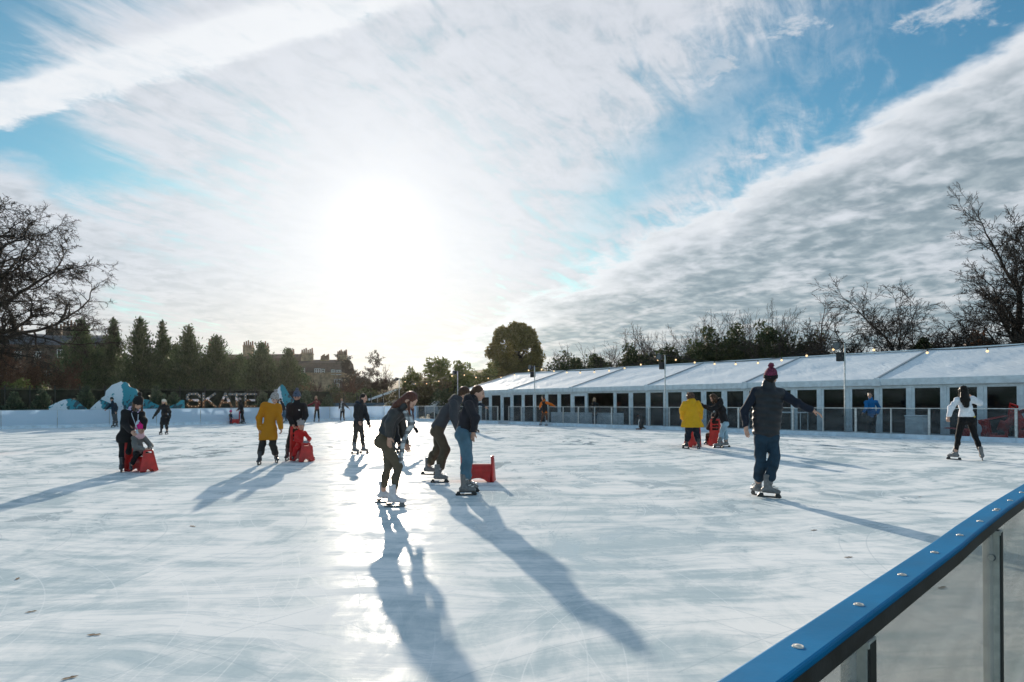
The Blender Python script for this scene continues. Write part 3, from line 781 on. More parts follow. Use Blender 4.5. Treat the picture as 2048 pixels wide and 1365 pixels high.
def long_scarf(c):                # a long striped shawl hanging in front of the red haired skater
    nk, bk, l, s, sp = c['nk'], c['bk'], c['ls'], c['s'], c['spine']
    S = Solid(.02)
    for off, ln, lx_ in ((.055, .95, .0), (-.065, .80, .02)):
        a = nk + bk*.10*s + l*off; b = nk + bk*.19*s + l*off*1.1 - UP*.10; e = c['J']((806 + lx_*90, 884, -off*1.0)); g = c['J']((799.5 + lx_*60, 926 - (0 if off > 0 else 16), -off*1.0))
        S.path([a, b, e, g], [.018, .020, .018, .017], side=c['f'], wa=1.9, k=.012); S.cut(g - UP*.005, -UP) if off < 0 and False else None
    S.folds(.006, 30, 3, c['l'])
    solid_obj('shawl', S, .011, TARTAN, c['root'], c['org'])
def jacket_hem(c): pass
A = person
# the red haired skater in the middle
A('red-haired woman bending forward in black leather jacket, long check shawl and white figure skates', 84,
  (766, 1006), (786, 1015), (769, 876), (800.5, 818), (819, 802), (806, 865, .18), (812, 887, .16), (779, 848, -.17), (778.5, 873, -.17), (777, 932, .0), (797, 934, -.02), 'jacket',
  hface=80, nod=38, style='white', fl=92, fr=92, hair=hair_drape(BROWNHAIR), top_mat=LEATHER, leg_mat=OLIVE, bulk=.028, hem=-.045, legbulk=.004, mid=(779, 845), extras=[long_scarf], h=.0115, collar=.05, hips=1.12, curl=(.5, .25))
# the stooping man in the grey hoodie
A('bearded man stooping low in a grey hooded fleece, olive cargo trousers and grey rental skates', 88,
  (856, 958), (876, 966), (875, 858), (914, 802.5), (927, 789.5), (911, 835, .2), (922, 858, .2), (907.5, 836, -.2), (916, 860, -.18), (877, 897, .15), (891, 899, -.1), 'fleece',
  hface=100, nod=20, fl=92, fr=92, lift=(.07, 0), pitch=(-3, 0), hair=hair_short(CHEST, None, .008, .01), hood=hood_back(GREYHOOD, 1.0), top_mat=GREYHOOD, leg_mat=OLIVE2, bulk=.045, hem=.03, legbulk=.034, mid=(893, 826), bottom=.004, h=.012, collar=.05)
# the woman in light blue jeans
A('laughing woman in a black hoodie, blue rolled-up jeans and grey rental skates looking right', 82,
  (934.5, 984.5), (928.5, 991.5), (928, 863), (945, 802.5), (956, 787), (944, 838, .22), (944, 862, .26), (951, 838, -.17), (946.5, 865, -.12), (935, 920, .06), (935, 920, -.09), 'hoodie',
  hface=80, nod=2, fl=92, fr=92, hair=hair_short(CHEST, (.085, -.01, .046)), hood=hood_back(NAVYHOOD, 1.12), top_mat=NAVYHOOD, leg_mat=JEANS, bulk=.036, hem=.01, legbulk=.030, mid=(934, 834), h=.0115, bottom=.004, hips=1.10, collar=.05)
# the man in the quilted waistcoat
def vest(c):
    s, l, ls, sp, pe, md, nk = c['s'], c['l'], c['ls'], c['spine'], c['pe'], c['md'], c['nk']
    S = Solid(.03)
    lo = pe - UP*.03
    N = 7
    pts = [lo*(1-t) + (nk - sp*.06)*t for t in np.linspace(0, 1, N+1)]
    for i in range(N):
        a, b = pts[i], pts[i+1]; t = (i+.5)/N; r_ = .150 + .010*math.sin(t*3)
        m_ = (a+b)/2; w_ = 1.28 + .16*t
        S.ell(m_, l*r_*w_, c['bk']*r_*.98, sp*(np.linalg.norm(b-a)*1.05), k=.035)
    S.cone(nk - sp*.06, nk + sp*.055, .098, .082, l, 1.1)
    for sg, Sx in ((1, c['SL']), (-1, c['SR'])): S.ball(Sx - l*sg*.035, .088, k=.05)
    S.folds(.004, 26, 4); S.cut(lo - UP*.015, -UP)
    solid_obj('quilted_vest', S, .012, VEST, c['root'], c['org'])
A('man from behind in black quilted waistcoat, dark jeans and burgundy bobble hat, arm out', 184,
  (1517, 992.5), (1535, 997.5), (1532, 868), (1537, 776), (1541, 758.5), (1488.5, 823, .02), (1492, 853, -.05), (1593, 806, -.05), (1625, 821, -.12), (1521, 914, -.05), (1549, 914, -.08), 'jumper',
  hface=150, fl=190, fr=82, hat=bobble(BURG, BURG, BLK, .042, .012), hair=hair_short(DARKHAIR), top_mat=NAVYSLEEVE, leg_mat=JEANS_D, bulk=.024, hem=.05, legbulk=.026, h=.012, extras=[vest], bottom=.012, shw=.185, height=1.04, pitch=(0, -4), lift=(0, .015))
# the woman in the white jumper
def waist_tag(c): patch(c, 'yellow_label', c['pe'] - c['f']*.126 - c['l']*.105 + UP*.055, -c['l']*.9 + c['f']*.45, UP, .048, .028, YTAG)
A('woman from behind in short white jumper and black leggings, one hand raised to face', 180,
  (1911.5, 920), (1963, 922), (1932.5, 838.5), (1927.5, 794.5), (1926, 782.5), (1902.5, 815, .0), (1897.5, 833, -.03), (1959, 806.5, .0), (1944, 795, .22), (1916.5, 872.5, .04), (1950, 872.5, .04), 'jumper',
  hface=172, fl=212, fr=146, hair=hair_long(DARKHAIR, .37, -.02, 1.18), top_mat=WHITEKNIT, leg_mat=BLKLEG, bulk=.035, hem=-.05, legbulk=.006, h=.0125, extras=[waist_tag], hips=1.12, curl=(.9, .6), collar=.02, lean=(8, -8))
# mustard parka
A('woman in long mustard yellow parka and pale patterned bobble hat', 24,
  (552.5, 926), (519.5, 930), (537, 857), (543.5, 806.5), (548.5, 799), (558.5, 837, .05), (562, 858, -.05), (518, 837, -.02), (519.5, 859, -.08), (545.5, 889, -.06), (524.5, 890, -.06), 'parka',
  hface=32, nod=12, fl=30, fr=6, style='dark', hat=bobble(KNITW, KNITW, KNITW, .042, .012), hair=hair_long(CHEST, .12, 0), top_mat=MUSTARD, leg_mat=DKGREY, bulk=.048, hem=.27, hemw=1.15, wfit=.92, collar=.04, legbulk=.026, h=.0135, extras=[scarf_neck(cloth('pale_blue_scarf', (.45,.53,.60)), .078)], curl=(.9, .6), gloves=None, bottom=.016)
# man in black fleece
def chest_mark(c): patch(c, 'chest_logo', c['md'] + c['bk']*.158 + c['ls']*.075 + c['spine']*.10, c['ls'], c['spine'], .035, .026, WHITEMARK)
A('man in a black zip fleece, glasses and blue-grey bobble hat pushing a red skating aid', 10,
  (598, 918.5), (574.7, 921.5), (594, 851), (593.5, 806), (594, 794.5), (611, 832, -.02), (602, 851, -.24), (577, 832, -.02), (585.5, 851, -.24), (595, 884, -.03), (579.5, 883.5, -.03), 'fleece_jacket',
  hface=14, nod=14, fl=12, fr=4, style='dark', hat=bobble(KNITB, KNITB, KNITB, .040, .006), hair=hair_short(DARKHAIR), top_mat=BLK, leg_mat=DKGREY, bulk=.042, hem=.03, legbulk=.026, h=.0135, extras=[specs, chest_mark], shw=.172, curl=.9, collar=.085)
# woman with lanyard
A('woman in black parka and tall black bobble hat with a pale lanyard, pushing a child', 48,
  (252, 941.5), (243.5, 944.5), (252, 872), (268.5, 822), (274.5, 808.5), (287.5, 842, .04), (286.5, 858, -.05), (248.5, 847, -.16), (263, 864, -.32), (256, 905, -.02), (245.5, 905, -.04), 'parka',
  hface=52, nod=26, fl=45, fr=25, style='dark', hat=bobble(BLK, BLK, BLK, .045, .03), hair=hair_long(M('ginger_brown_hair', (.12, .05, .025), .4, .4, 40, .4, trans=.2), .24, 0), hood=hood_back(LILAC, .95), top_mat=BLK, leg_mat=BLK, bulk=.050, hem=.14, legbulk=.010, h=.0135, collar=.02, extras=[scarf_neck(cloth('grey_mottled_scarf', (.13,.125,.12), var=.5, scale=30), .070), lanyard], curl=.9, mid=(256, 847))
# woman in dark jacket, grey leggings
A('dark-haired woman in a dark hooded jacket and grey-brown leggings on brown skates, looking right', 66,
  (726.5, 907), (708.7, 908), (717, 848), (721, 808), (727, 797), (733.5, 834, .05), (738, 848.5, -.02), (711.5, 833, -.12), (717.5, 844, -.28), (724.8, 873, -.02), (711, 873, -.05), 'jacket',
  hface=76, nod=2, fl=62, fr=55, hair=hair_short(DARKHAIR, (.085, .01, .04)), hood=hood_back(NAVY, 1.05), top_mat=DKG, leg_mat=cloth('taupe_leggings', (.060, .050, .044)), bulk=.042, hem=.05, legbulk=.007, h=.014, curl=.8)
# black coat, white headband
A('woman in knee-length black coat and cream fur hat skating near the boards, one arm out', 4,
  (334, 869.3), (322.3, 869.7), (329.5, 837), (328, 811.5), (328, 804.8), (339.5, 824, .03), (339, 837.5, -.02), (316.5, 822, .05), (309, 832, .05), (333, 853, -.02), (323.5, 853, -.02), 'coat',
  style='dark', hair=hair_long(BLOND, .13, 0, 1.2), hat=bobble(FUR, None, FUR, .03, -.02, low=.0), top_mat=BLK, leg_mat=BLK, bulk=.045, hem=.30, hemw=1.05, legbulk=.012, h=.018, gloves=BLK, fine=False)
# man leaning on the boards
A('man in navy jacket and black beanie leaning one hand on the white boards', -12,
  (233.5, 854.2), (226.8, 855.2), (228.5, 826), (225.5, 806.5), (223.8, 799.8), (233.8, 816, -.05), (232.5, 824, -.18), (219, 813, .05), (213, 818.5, .12), (232.5, 841, -.02), (228.5, 841, -.05), 'jacket',
  style='dark', hat=bobble(BLK, None, BLK), top_mat=NAVY, leg_mat=GREYTR, bulk=.05, hem=.06, legbulk=.022, h=.02, fine=False)
# far group at SKATE letters
A('woman in black coat and white hat pushing a red aid below the marquee letters', -75,
  (488, 847.3), (484, 848), (484, 823), (481.5, 806), (479.5, 800.5), (481, 814.5, -.12), (475.5, 820, -.12), (482, 815, .1), (476, 820, .1), (486, 836, -.02), (483.5, 836, .02), 'coat',
  style='dark', hat=bobble(KNITW, None, KNITW), hair=hair_long(DARKHAIR, .15), top_mat=BLK, leg_mat=BLK, bulk=.05, hem=.16, legbulk=.012, h=.021, fine=False)
A('toddler in a pink hat and dark snowsuit standing by the boards under the letters', 60,
  (463, 849), (460, 849), (461.3, 837), (461, 828.5), (461.5, 824.5), (463.5, 833, 0), (465.5, 836, -.06), (459, 833, 0), (459.5, 837, -.06), (463, 843), (460.3, 843), 'snowsuit',
  style='dark', hat=bobble(PINK, None, PINK), top_mat=NAVY, leg_mat=cloth('plum_trousers', (.09, .03, .05)), bulk=.04, hem=.04, legbulk=.022, h=.02, height=.56, fine=False)
A('man in a dark jacket and blue jeans bending along the boards behind the couple', -62,
  (572.3, 845), (564.5, 846), (569, 822), (564, 806.5), (560.5, 800.5), (566, 814, -.15), (561, 821, -.2), (562, 814, .12), (557, 820, .1), (570.5, 833, -.04), (565.5, 833, 0), 'jacket',
  style='rental', hair=hair_short(DARKHAIR), top_mat=DKG, leg_mat=BLUETR, bulk=.04, hem=.02, legbulk=.028, h=.021, fine=False)
A('woman in a maroon padded jacket and black trousers reaching an arm out along the boards', 4,
  (638, 844.3), (628.8, 844.5), (634, 818), (633, 802), (632, 795.5), (639, 808.5, 0), (635, 804.5, -.16), (623.5, 808.5, .0), (615, 812, .05), (637.2, 831, -.03), (629.8, 831, -.02), 'padded_jacket',
  style='dark', hair=hair_long(BLOND, .25), top_mat=MAROON, leg_mat=BLKLEG, bulk=.045, hem=.05, legbulk=.010, h=.021, fine=False)
A('woman in dark jacket with long pale check scarf by the far boards', 18,
  (688.3, 842.3), (681.2, 842.6), (685.2, 821), (684, 806), (683.3, 800.5), (691, 811, .05), (697, 816.5, .05), (680, 811.5, 0), (678.3, 817.5, -.05), (687.3, 832), (682, 832), 'jacket',
  style='dark', hair=hair_short(BLOND, (.05, .08, .04)), top_mat=DKG, leg_mat=BLKLEG, bulk=.04, hem=.04, legbulk=.010, h=.021, fine=False, extras=[scarf_neck(TARTAN, .085, [(-.06, .62, 1.3)])])
# two people mostly hidden by nearer skaters
A('dark-coated skater hidden behind the red-haired woman, only a gloved arm showing', 60,
  (799, 905), (788, 906), (793, 850), (797, 815), (802, 806), (820.5, 845, -.05), (829.5, 857, -.1), (790, 838, -.1), (795, 850, -.2), (797, 876), (790, 876), 'jacket',
  style='dark', hair=hair_short(DARKHAIR), top_mat=DKG, leg_mat=BLK, bulk=.035, hem=.05, legbulk=.014, h=.018, fine=False, gloves=BLK)
A('skater hidden behind the woman in blue jeans, an outstretched arm showing by the glass barrier', 70,
  (951.3, 865), (945.5, 866), (948, 833), (946.5, 807), (948, 799), (961, 808.5, .0), (969.5, 814, 0), (942, 818, -.1), (946, 828, -.15), (950, 849), (946.5, 849), 'jacket',
  style='dark', hair=hair_short(DARKHAIR), top_mat=NAVY, leg_mat=BLK, bulk=.035, hem=.05, legbulk=.014, h=.021, fine=False)
# orange coat
def coat_open(S, c):
    n = c['nk']; p = c['hp']; S.cutcone(n + c['bk']*.19*c['s'], p + c['bk']*.20*c['s'], .10*c['s'], .13*c['s'])
A('woman in open orange coat, black top and brown leggings, arms out, by the glass barrier', -35,
  (1093, 851.7), (1081.7, 850.8), (1089.5, 823), (1088.5, 803.5), (1086, 796.5), (1101.5, 809, 0), (1109.5, 813.5, 0), (1082, 809.5, -.02), (1080, 815.5, -.1), (1093.5, 836), (1084.5, 836), 'coat',
  style='white', hface=-60, hair=hair_long(DARKHAIR, .24), top_mat=ORANGE, leg_mat=BROWNLEG, bulk=.045, hem=.10, hemw=1.08, legbulk=.012, h=.018, fine=False, open_top=coat_open,
  extras=[lambda c: solid_obj('top', Solid(.03).cone(c['pe']-UP*.03, c['md'], .128, .122, c['l'], 1.32).cone(c['md'], c['nk']-c['spine']*.07, .122, .122, c['ls'], 1.3).cut(c['pe']-UP*.05, -UP), .018, BLK, c['root'], c['org'])])
# yellow coat from behind
A('curly-haired woman from behind bending over in a bright yellow padded coat and navy trousers', 182,
  (1373, 898), (1397, 898.7), (1384.5, 851), (1382, 803.5), (1381, 796.5), (1364.5, 820, .03), (1365.5, 838, .22), (1400.5, 820, .03), (1401, 838, .22), (1375.5, 874, .03), (1394.5, 874, .03), 'padded_coat',
  style='dark', fl=205, fr=150, hface=182, nod=14, hair=hair_short(M('curly_brown_hair', (.10, .045, .022), .45, .45, 30, .4, trans=.15), None, .012, .035), hood=hood_back(YELLOW, 1.15), top_mat=YELLOW, leg_mat=cloth('navy_trousers', (.013, .016, .026)), bulk=.075, hem=.06, hemw=1.16, legbulk=.034, h=.015, bottom=.01, mid=(1383, 824), shw=.18, hips=1.15, wfit=1.42, fine=False)
# black jacket, pale jeans
A('woman in black hooded jacket and pale blue jeans reaching out beside the yellow coat', -98,
  (1439.5, 896.5), (1452.5, 895), (1449, 845), (1435.5, 804), (1427.5, 797), (1421.5, 819.5, -.12), (1407, 812, -.1), (1437, 826, .18), (1431, 836, .22), (1443, 869, -.05), (1450.5, 869, .08), 'padded_jacket',
  style='rental', fl=-92, fr=-86, hface=-100, nod=22, hair=hair_long(CHEST, .26, -.05), hood=hood_back(BLK, 1.25), top_mat=BLK, leg_mat=JEANS_L, bulk=.045, hem=.03, legbulk=.022, h=.0145, mid=(1444, 821), gloves=BLK, fine=False)
# onlookers behind the glass
A('blond woman in a dark coat standing inside the open tent doorway behind the glass barrier', -10,
  (1191, 856.4), (1187, 856.4), (1189.5, 828), (1189, 806.5), (1188.5, 799.8), (1195, 816, 0), (1193, 826, -.15), (1183.5, 816, 0), (1186, 826, -.15), (1191, 843), (1187, 843), 'coat',
  style='dark', hair=hair_long(BLOND, .2, 0, 1.1), top_mat=BLK, leg_mat=cloth('blue_grey_jeans', (.07, .10, .14)), bulk=.04, hem=.12, legbulk=.016, h=.021, fine=False, group='people behind the barrier', ground=GROUND)
A('man in bright blue jacket and dark trousers walking behind the glass barrier', -34,
  (1748, 878.5), (1739, 879.5), (1743.5, 833), (1742, 801), (1740, 791.5), (1758.5, 816, .05), (1754, 829, -.12), (1732.5, 818, -.05), (1726, 826, -.2), (1747, 856, -.05), (1738, 855, -.1), 'softshell',
  style='dark', hair=hair_short(DARKHAIR), top_mat=BLUEJ, leg_mat=BLK, bulk=.035, hem=.05, legbulk=.022, h=.0165, fine=False, group='people behind the barrier', ground=GROUND, shw=.172)
# ------------------------------------------------------------------ red plastic skating aids
REDP = M('red_plastic', (.50, .022, .018), .38, .18, 6, .5, 0, .08, 40)
def make_aid(label):
    root = empty('skating_aid', (0, 0, 0), label, 'skating aid', 'red skating aids')
    X = np.array([1., 0, 0]); Y = np.array([0, 1., 0]); Z = UP
    S = Solid(.02)                         # saddle
    S.cone((0, -.24, .20), (0, .25, .20), .115, .115, X, 1.0)
    S.box((0, 0, .12), X*.115, Y*.26, Z*.12, .03).cone((0, -.21, .02), (0, -.21, .1), .05, .04, X, 3.2).cone((0, .21, .02), (0, .21, .1), .05, .04, X, 3.2)
    S.cutcone((-.3, 0, -.03), (.3, 0, -.03), .10, .10, Y, 1.7)
    S.cutcone((0, -.6, -.01), (0, .6, -.01), .09, .09, X, 1.0)
    S.cut((0, -.262, 0), (0, -1, 0)); S.cut((0, .28, 0), (0, 1, 0)); S.cut((0, 0, 0), (0, 0, -1))
    S.cut((0, 0, .075), (0, 0, -1)) if False else None
    solid_obj('saddle', S, .012, REDP, root)
    S = Solid(.02)                         # front panel with a hand slot and an arch between two feet
    S.cone((0, -.27, .03), (0, -.25, .44), .034, .030, X, 6.2, 3.7)
    S.cutcone((0, -.5, -.01), (0, .0, -.01), .085, .085, X, 1.0)
    S.box((0, -.25, .405), X*.075, Y*.1, Z*.018, .012, sub=True)
    S.cut((0, 0, .0), (0, 0, -1)); S.cut((0, 0, .46), (0, 0, 1))
    solid_obj('front_panel', S, .011, REDP, root)
    S = Solid(.015)                        # tall ladder back
    S.cone((0, .27, .02), (0, .30, .83), .026, .024, X, 7.6, 6.2)
    S.cutcone((0, 0, -.01), (0, .6, -.01), .10, .10, X, 1.0)
    for z_, q in ((.73, .05), (.615, .032), (.52, .032)): S.box((0, .30, z_), X*.095, Y*.2, Z*q, .015, sub=True)
    S.cut((0, 0, 0), (0, 0, -1)); S.cut((0, 0, .835), (0, 0, 1))
    solid_obj('ladder_back', S, .011, REDP, root)
    return root
AID = make_aid('empty red plastic skating aid standing on the ice beside the woman in blue jeans')
def place_aid(px, py, yaw, label=None, first=[True], s=1.0):
    if first[0]: o = AID; first[0] = False
    else: o = copy_tree(AID); o['label'] = label
    o.location = G(px, py); o.rotation_euler = (0, 0, R(yaw)); o.scale = (s, s, s); return o
place_aid(957, 963.5, 86)
place_aid(282, 943.5, 62, 'red skating aid with the child in the pink hat sitting on it')
place_aid(603.5, 923, 42, 'red skating aid carrying the child in the red snowsuit')
place_aid(1385, 894, 181, 'red skating aid held in front of the woman in the yellow padded coat')
place_aid(1428, 891.5, 172, 'red skating aid with the child in the brown coat, seen from behind')
place_aid(470, 848, -80, 'far red skating aid under the marquee letters between woman and toddler')
place_aid(-30, 909, 60, 'red skating aid mostly cut off by the left edge, under a child in red')
# ------------------------------------------------------------------ children riding them
def kid(label, face, px, py, yaw, head, neck, pelvis, wl, wr, el, er, bl, br, top_mat, leg_mat, hat, s=.60, **kw):
    g = G(px, py); Y0 = g[1]
    f = fvec(yaw); l = lvec(yaw)
    def W(x_, y_, z_): return V3(g) + l*x_ - f*y_ + UP*z_      # aid space: x to its left, y backwards
    def pix(p):
        k_, m_ = p[0]/p[1], (p[2]-H)/p[1]; c_, s_ = math.cos(ROLL), math.sin(ROLL)
        return (CX + F*(k_*c_ - m_*s_), CY - F*(k_*s_ + m_*c_), p[1]-Y0)
    pel = W(0, .08, .40); nck = W(0, .06, .40+.33*s/.6); hd = W(0, .03, .40+.33*s/.6+.125)
    kl, kr = W(.17, -.10, .33), W(-.17, -.10, .33); al, ar = W(.23, -.02, .125), W(-.23, -.02, .125)
    h_l, h_r = W(.06, -.215, .475), W(-.06, -.215, .475); e_l, e_r = W(.17, -.06, .53), W(-.17, -.06, .53)
    return person(label, yaw, pix(al), pix(ar), pix(pel), pix(nck), pix(hd), pix(e_l), pix(h_l), pix(e_r), pix(h_r), pix(kl), pix(kr), kw.pop('top', 'coat'),
                  seat=Y0, height=s, hface=face, fl=yaw+25, fr=yaw-25, style='dark', top_mat=top_mat, leg_mat=leg_mat, hat=hat, h=.0125, fine=False, group='people on the ice rink', curl=1.0, **kw)
kid('child in bright pink hat, pale pink scarf and grey coat on a red skating aid', 44, 282, 943.5, 62, 0,0,0,0,0,0,0,0,0, GREYCOAT, BLKLEG, bobble(PINK, PINK, PINK, .022),
    bulk=.07, hem=.05, legbulk=.03, extras=[scarf_neck(PALEPINK, .15)], hood=hood_back(PALEPINK, 1.5), s=.62)
kid('child in red snowsuit and grey hat with two round ears on a red aid', 40, 603.5, 923, 42, 0,0,0,0,0,0,0,0,0, REDSUIT, REDSUIT, bobble(KNITG, KNITW, KNITG, .03, 0, bear=True),
    bulk=.06, hem=.04, legbulk=.055, gloves=BLUEMIT, top='snowsuit', s=.60)
kid('child in dark brown coat and black hat seen from behind on a red aid', 190, 1428, 891.5, 172, 0,0,0,0,0,0,0,0,0, BROWNCOAT, BROWNCOAT, bobble(BLK, None, BLK),
    bulk=.07, hem=.05, legbulk=.045, s=.66, hood=hood_back(BROWNCOAT, 1.5))
kid('child in a red snowsuit mostly outside the left edge, one foot in view', 60, -30, 909, 60, 0,0,0,0,0,0,0,0,0, REDSUIT, REDSUIT, bobble(BLK, None, BLK), bulk=.06, legbulk=.055, s=.6, top='snowsuit')
# ------------------------------------------------------------------ black penguin skating aid
def penguin():
    g = G(1281, 859.5)
    root = empty('penguin_figure', g, 'black penguin-shaped skating aid standing alone on the ice by the glass barrier', 'penguin figure', rz=R(-96))
    X = np.array([1., 0, 0]); Y = np.array([0, 1., 0])
    PB = M('penguin_black', (.016, .017, .02), .4, .2, 6, .5); PW = M('penguin_white', (.6, .6, .6), .5, .1); PF = M('penguin_foot', (.16, .06, .025), .5, .2)
    S = Solid(.04); S.cone((0, .02, .16), (0, .03, .34), .125, .125, X, 1.15).cone((0, .03, .34), (0, .01, .52), .125, .075, X, 1.15).cone((0, .01, .52), (0, -.01, .66), .075, .083)
    S.cone((0, .12, .10), (0, .24, .05), .05, .02, X, 1.8)
    for sg in (-1, 1): S.cone((sg*.14, .02, .44), (sg*.20, .06, .22), .035, .018, Y, 1.7)
    solid_obj('body', S, .012, [PB, PW], root, paint=lambda c: ((c[:,1] < -.045) & (np.abs(c[:,0]) < .085) & (c[:,2] < .5)).astype(int))
    S = Solid(.01); S.cone((0, -.08, .67), (0, -.17, .65), .028, .010); solid_obj('beak', S, .008, PF, root)
    for sg in (-1, 1):
        S = Solid(.02); S.cone((sg*.075, .05, .03), (sg*.085, -.20, .022), .032, .028, X, 1.8); S.cut((0, 0, 0), (0, 0, -1)); solid_obj('foot', S, .01, PF, root)
penguin()
# ------------------------------------------------------------------ ground and ice
def poly_sheet(name, pts, z, mat, thick=0.0):
    bm = bmesh.new(); vs = [bm.verts.new((p[0], p[1], z)) for p in pts]; f = bm.faces.new(vs)
    if f.normal.z < 0: f.normal_flip()
    bmesh.ops.recalc_face_normals(bm, faces=bm.faces)
    if bm.faces[:][0].normal.z < 0: bm.faces[:][0].normal_flip()
    if thick:
        r_ = bmesh.ops.extrude_face_region(bm, geom=list(bm.faces)); bmesh.ops.translate(bm, vec=(0, 0, -thick), verts=[g for g in r_['geom'] if isinstance(g, bmesh.types.BMVert)])
        bmesh.ops.recalc_face_normals(bm, faces=bm.faces)
    bmesh.ops.triangulate(bm, faces=bm.faces)
    me = bpy.data.meshes.new(name); bm.to_mesh(me); bm.free()
    return tag(link(name, me, mat), kind='structure')
gm = M('winter_ground', (.085, .080, .050), .95, .5, .35, .1, 0, .6, 6, col2=(.045, .050, .022))
poly_sheet('ground', [(-430, -55), (490, -55), (490, 530), (-430, 530)], GROUND, gm)
pv = M('pavement_grey', (.11, .11, .112), .9, .2, 1.5, .2, 0, .4, 30)
poly_sheet('pavement', [T(25.5, -8), T(28.9, -8), T(28.9, 47), T(25.5, 47)], GROUND+.004, pv)
NB_IN = [Vector((-1.5, -.868, 0)), Vector((.298, 1.0053, 0)), Vector((1.238, 1.987, 0)), Vector((1.4436, 2.21, 0)), Vector((1.8356, 2.624, 0)), Vector((2.53, 3.335, 0)), Vector((4.6, 5.42, 0))]
LEFT = [Vector(p) for p in ((-52, 20, 0), (-29, 38.3, 0), (-24.7, 41.4, 0), (-20.5, 44.4, 0), (-17.7, 47.3, 0), (-15.3, 50.4, 0), (-12.8, 53.6, 0), (-10.6, 56, 0), (-9.3, 56.5, 0), (-8.1, 55.6, 0), (-7.45, 53.6, 0), (-7.2, 51.2, 0))]
outline = [Vector((-60, -14, 0)), Vector((-6, -3.5, 0)), Vector((-1.5, -.868, 0))] + NB_IN[1:] + [Vector((9, 9.4, 0)), T(25.75, -6), T(25.75, 44.6)] + LEFT[::-1]
# ice: pale, scraped in long arcs, polished and wet in places
ICE, nt, b = newmat('ice')
ov = objvec(nt)
wv = nt.nodes.new('ShaderNodeVectorMath'); wv.operation = 'ADD'; nt.links.new(ov, wv.inputs[0])
wn = nt.nodes.new('ShaderNodeTexNoise'); wn.inputs['Scale'].default_value = .22; wn.inputs['Detail'].default_value = 3; nt.links.new(ov, wn.inputs['Vector'])
ws = nt.nodes.new('ShaderNodeVectorMath'); ws.operation = 'MULTIPLY_ADD'; nt.links.new(wn.outputs['Color'], ws.inputs[0]); ws.inputs[1].default_value = (2.4, 2.4, 0); ws.inputs[2].default_value = (-1.2, -1.2, 0)
nt.links.new(ws.outputs[0], wv.inputs[1]); wvec = wv.outputs[0]
s_ = nt.nodes.new('ShaderNodeSeparateXYZ'); nt.links.new(wvec, s_.inputs[0]); wx, wy = E(nt, s_.outputs[0]), E(nt, s_.outputs[1])
# polar coordinates round the middle of the rink: skaters wear the ice in rings
cx_, cy_ = wx + 3.0, wy - 24.0
rad = (cx_*cx_*.8 + cy_*cy_)._m('SQRT'); ang = cx_._m('ARCTAN2', cy_)
ringv = comb(nt, rad*1.25, ang*2.2, 0)
ring = noise(nt, ringv, 1.5, 6, .62, .4)
ringf = noise(nt, comb(nt, rad*6.0, ang*4.0, 0), 1.4, 5, .7, .2)
big = noise(nt, wvec, .55, 5, .6, .3); med = noise(nt, scaled(nt, wvec, (1.0, .55, 1)), 2.1, 7, .68, .5); fine_ = noise(nt, ov, 22, 5, .7)
across = noise(nt, comb(nt, wx*.35, wy*2.0, 3.0), 1.3, 6, .6, .35)
snow = (ring*.45 + big*.42 + med*.42 + ringf*.16 + across*.30 - .36)
snowy = snow.ss(.41, .60)
wet = (med*.75 + big*.55 + across*.2 - .25).ss(.545, .57, 1.0, 0.0)*noise(nt, ov, .16, 2, .5).ss(.47, .58)
wetm = (1.0 - (med*.85 + big*.5).ss(.60, .625)) * noise(nt, scaled(nt, ov, (1, 1, 1)), .12, 2).ss(.5, .56)
# scratches: many long thin arcs left by blades
def scratch(sx, sy, a, sc, wdt, seed, dist=1.4):
    c_, s2 = math.cos(a), math.sin(a)
    X_ = E(nt, nt.nodes.new('ShaderNodeSeparateXYZ').outputs[0]); nd = X_.k.node; nt.links.new(ov, nd.inputs[0])
    Y_ = E(nt, nd.outputs[1])
    vv = comb(nt, (X_*c_ + Y_*s2)*sx + seed, (Y_*c_ - X_*s2)*sy + seed*.3, seed)
    n = noise(nt, vv, sc, 2, .4, dist)
    line = (n - .5).abs().ss(wdt*.4, wdt, 1.0, 0.0)
    gate = noise(nt, vv, sc*1.7, 2, .5, 0).ss(.52, .60)
    return line*gate
def cuts(ang_, spc, curve, wdt, keep, seed):
    """long thin arcs of even width, a random few kept, each broken along its length"""
    c_, s2 = math.cos(ang_), math.sin(ang_); nd = nt.nodes.new('ShaderNodeSeparateXYZ'); nt.links.new(ov, nd.inputs[0]); X_, Y_ = E(nt, nd.outputs[0]), E(nt, nd.outputs[1])
    q = Y_*c_ - X_*s2 + seed*3.1; qs = (q/6.0)._m('FLOOR'); q = q - qs*6.0 - 3.0; p_ = (X_*c_ + Y_*s2)/spc + q*q*(curve/spc) + qs*37.7; cell = p_._m('FLOOR'); fr = (p_ - cell - .5).abs()*spc
    h1 = noise(nt, comb(nt, cell*7.31 + seed, cell*3.17, seed), 1.0, 0); g_ = noise(nt, comb(nt, q*.30 + cell*11.7, cell*5.3 + qs*3.3, seed), 1.0, 2)
    return fr.ss(wdt*.5, wdt, 1.0, 0.0)*(h1*.5 + g_*.75).ss(keep, keep+.035)*fine_.ss(.30, .50, .25, 1.0)
sc1 = cuts(.35, .23, .14, .006, .685, 1.3).max(cuts(1.25, .29, -.15, .006, .685, 4.7)).max(cuts(-.5, .21, .20, .006, .69, 8.2)).max(cuts(2.2, .33, -.12, .0065, .685, 12.9)).max(cuts(.9, .19, .26, .0055, .695, 17.5)).max(cuts(-.1, .16, -.18, .0055, .695, 23.1))
dk1 = cuts(.6, .31, .20, .009, .685, 31.0).max(cuts(-.9, .27, -.16, .009, .685, 37.0)).max(cuts(1.7, .37, .11, .009, .685, 43.0))
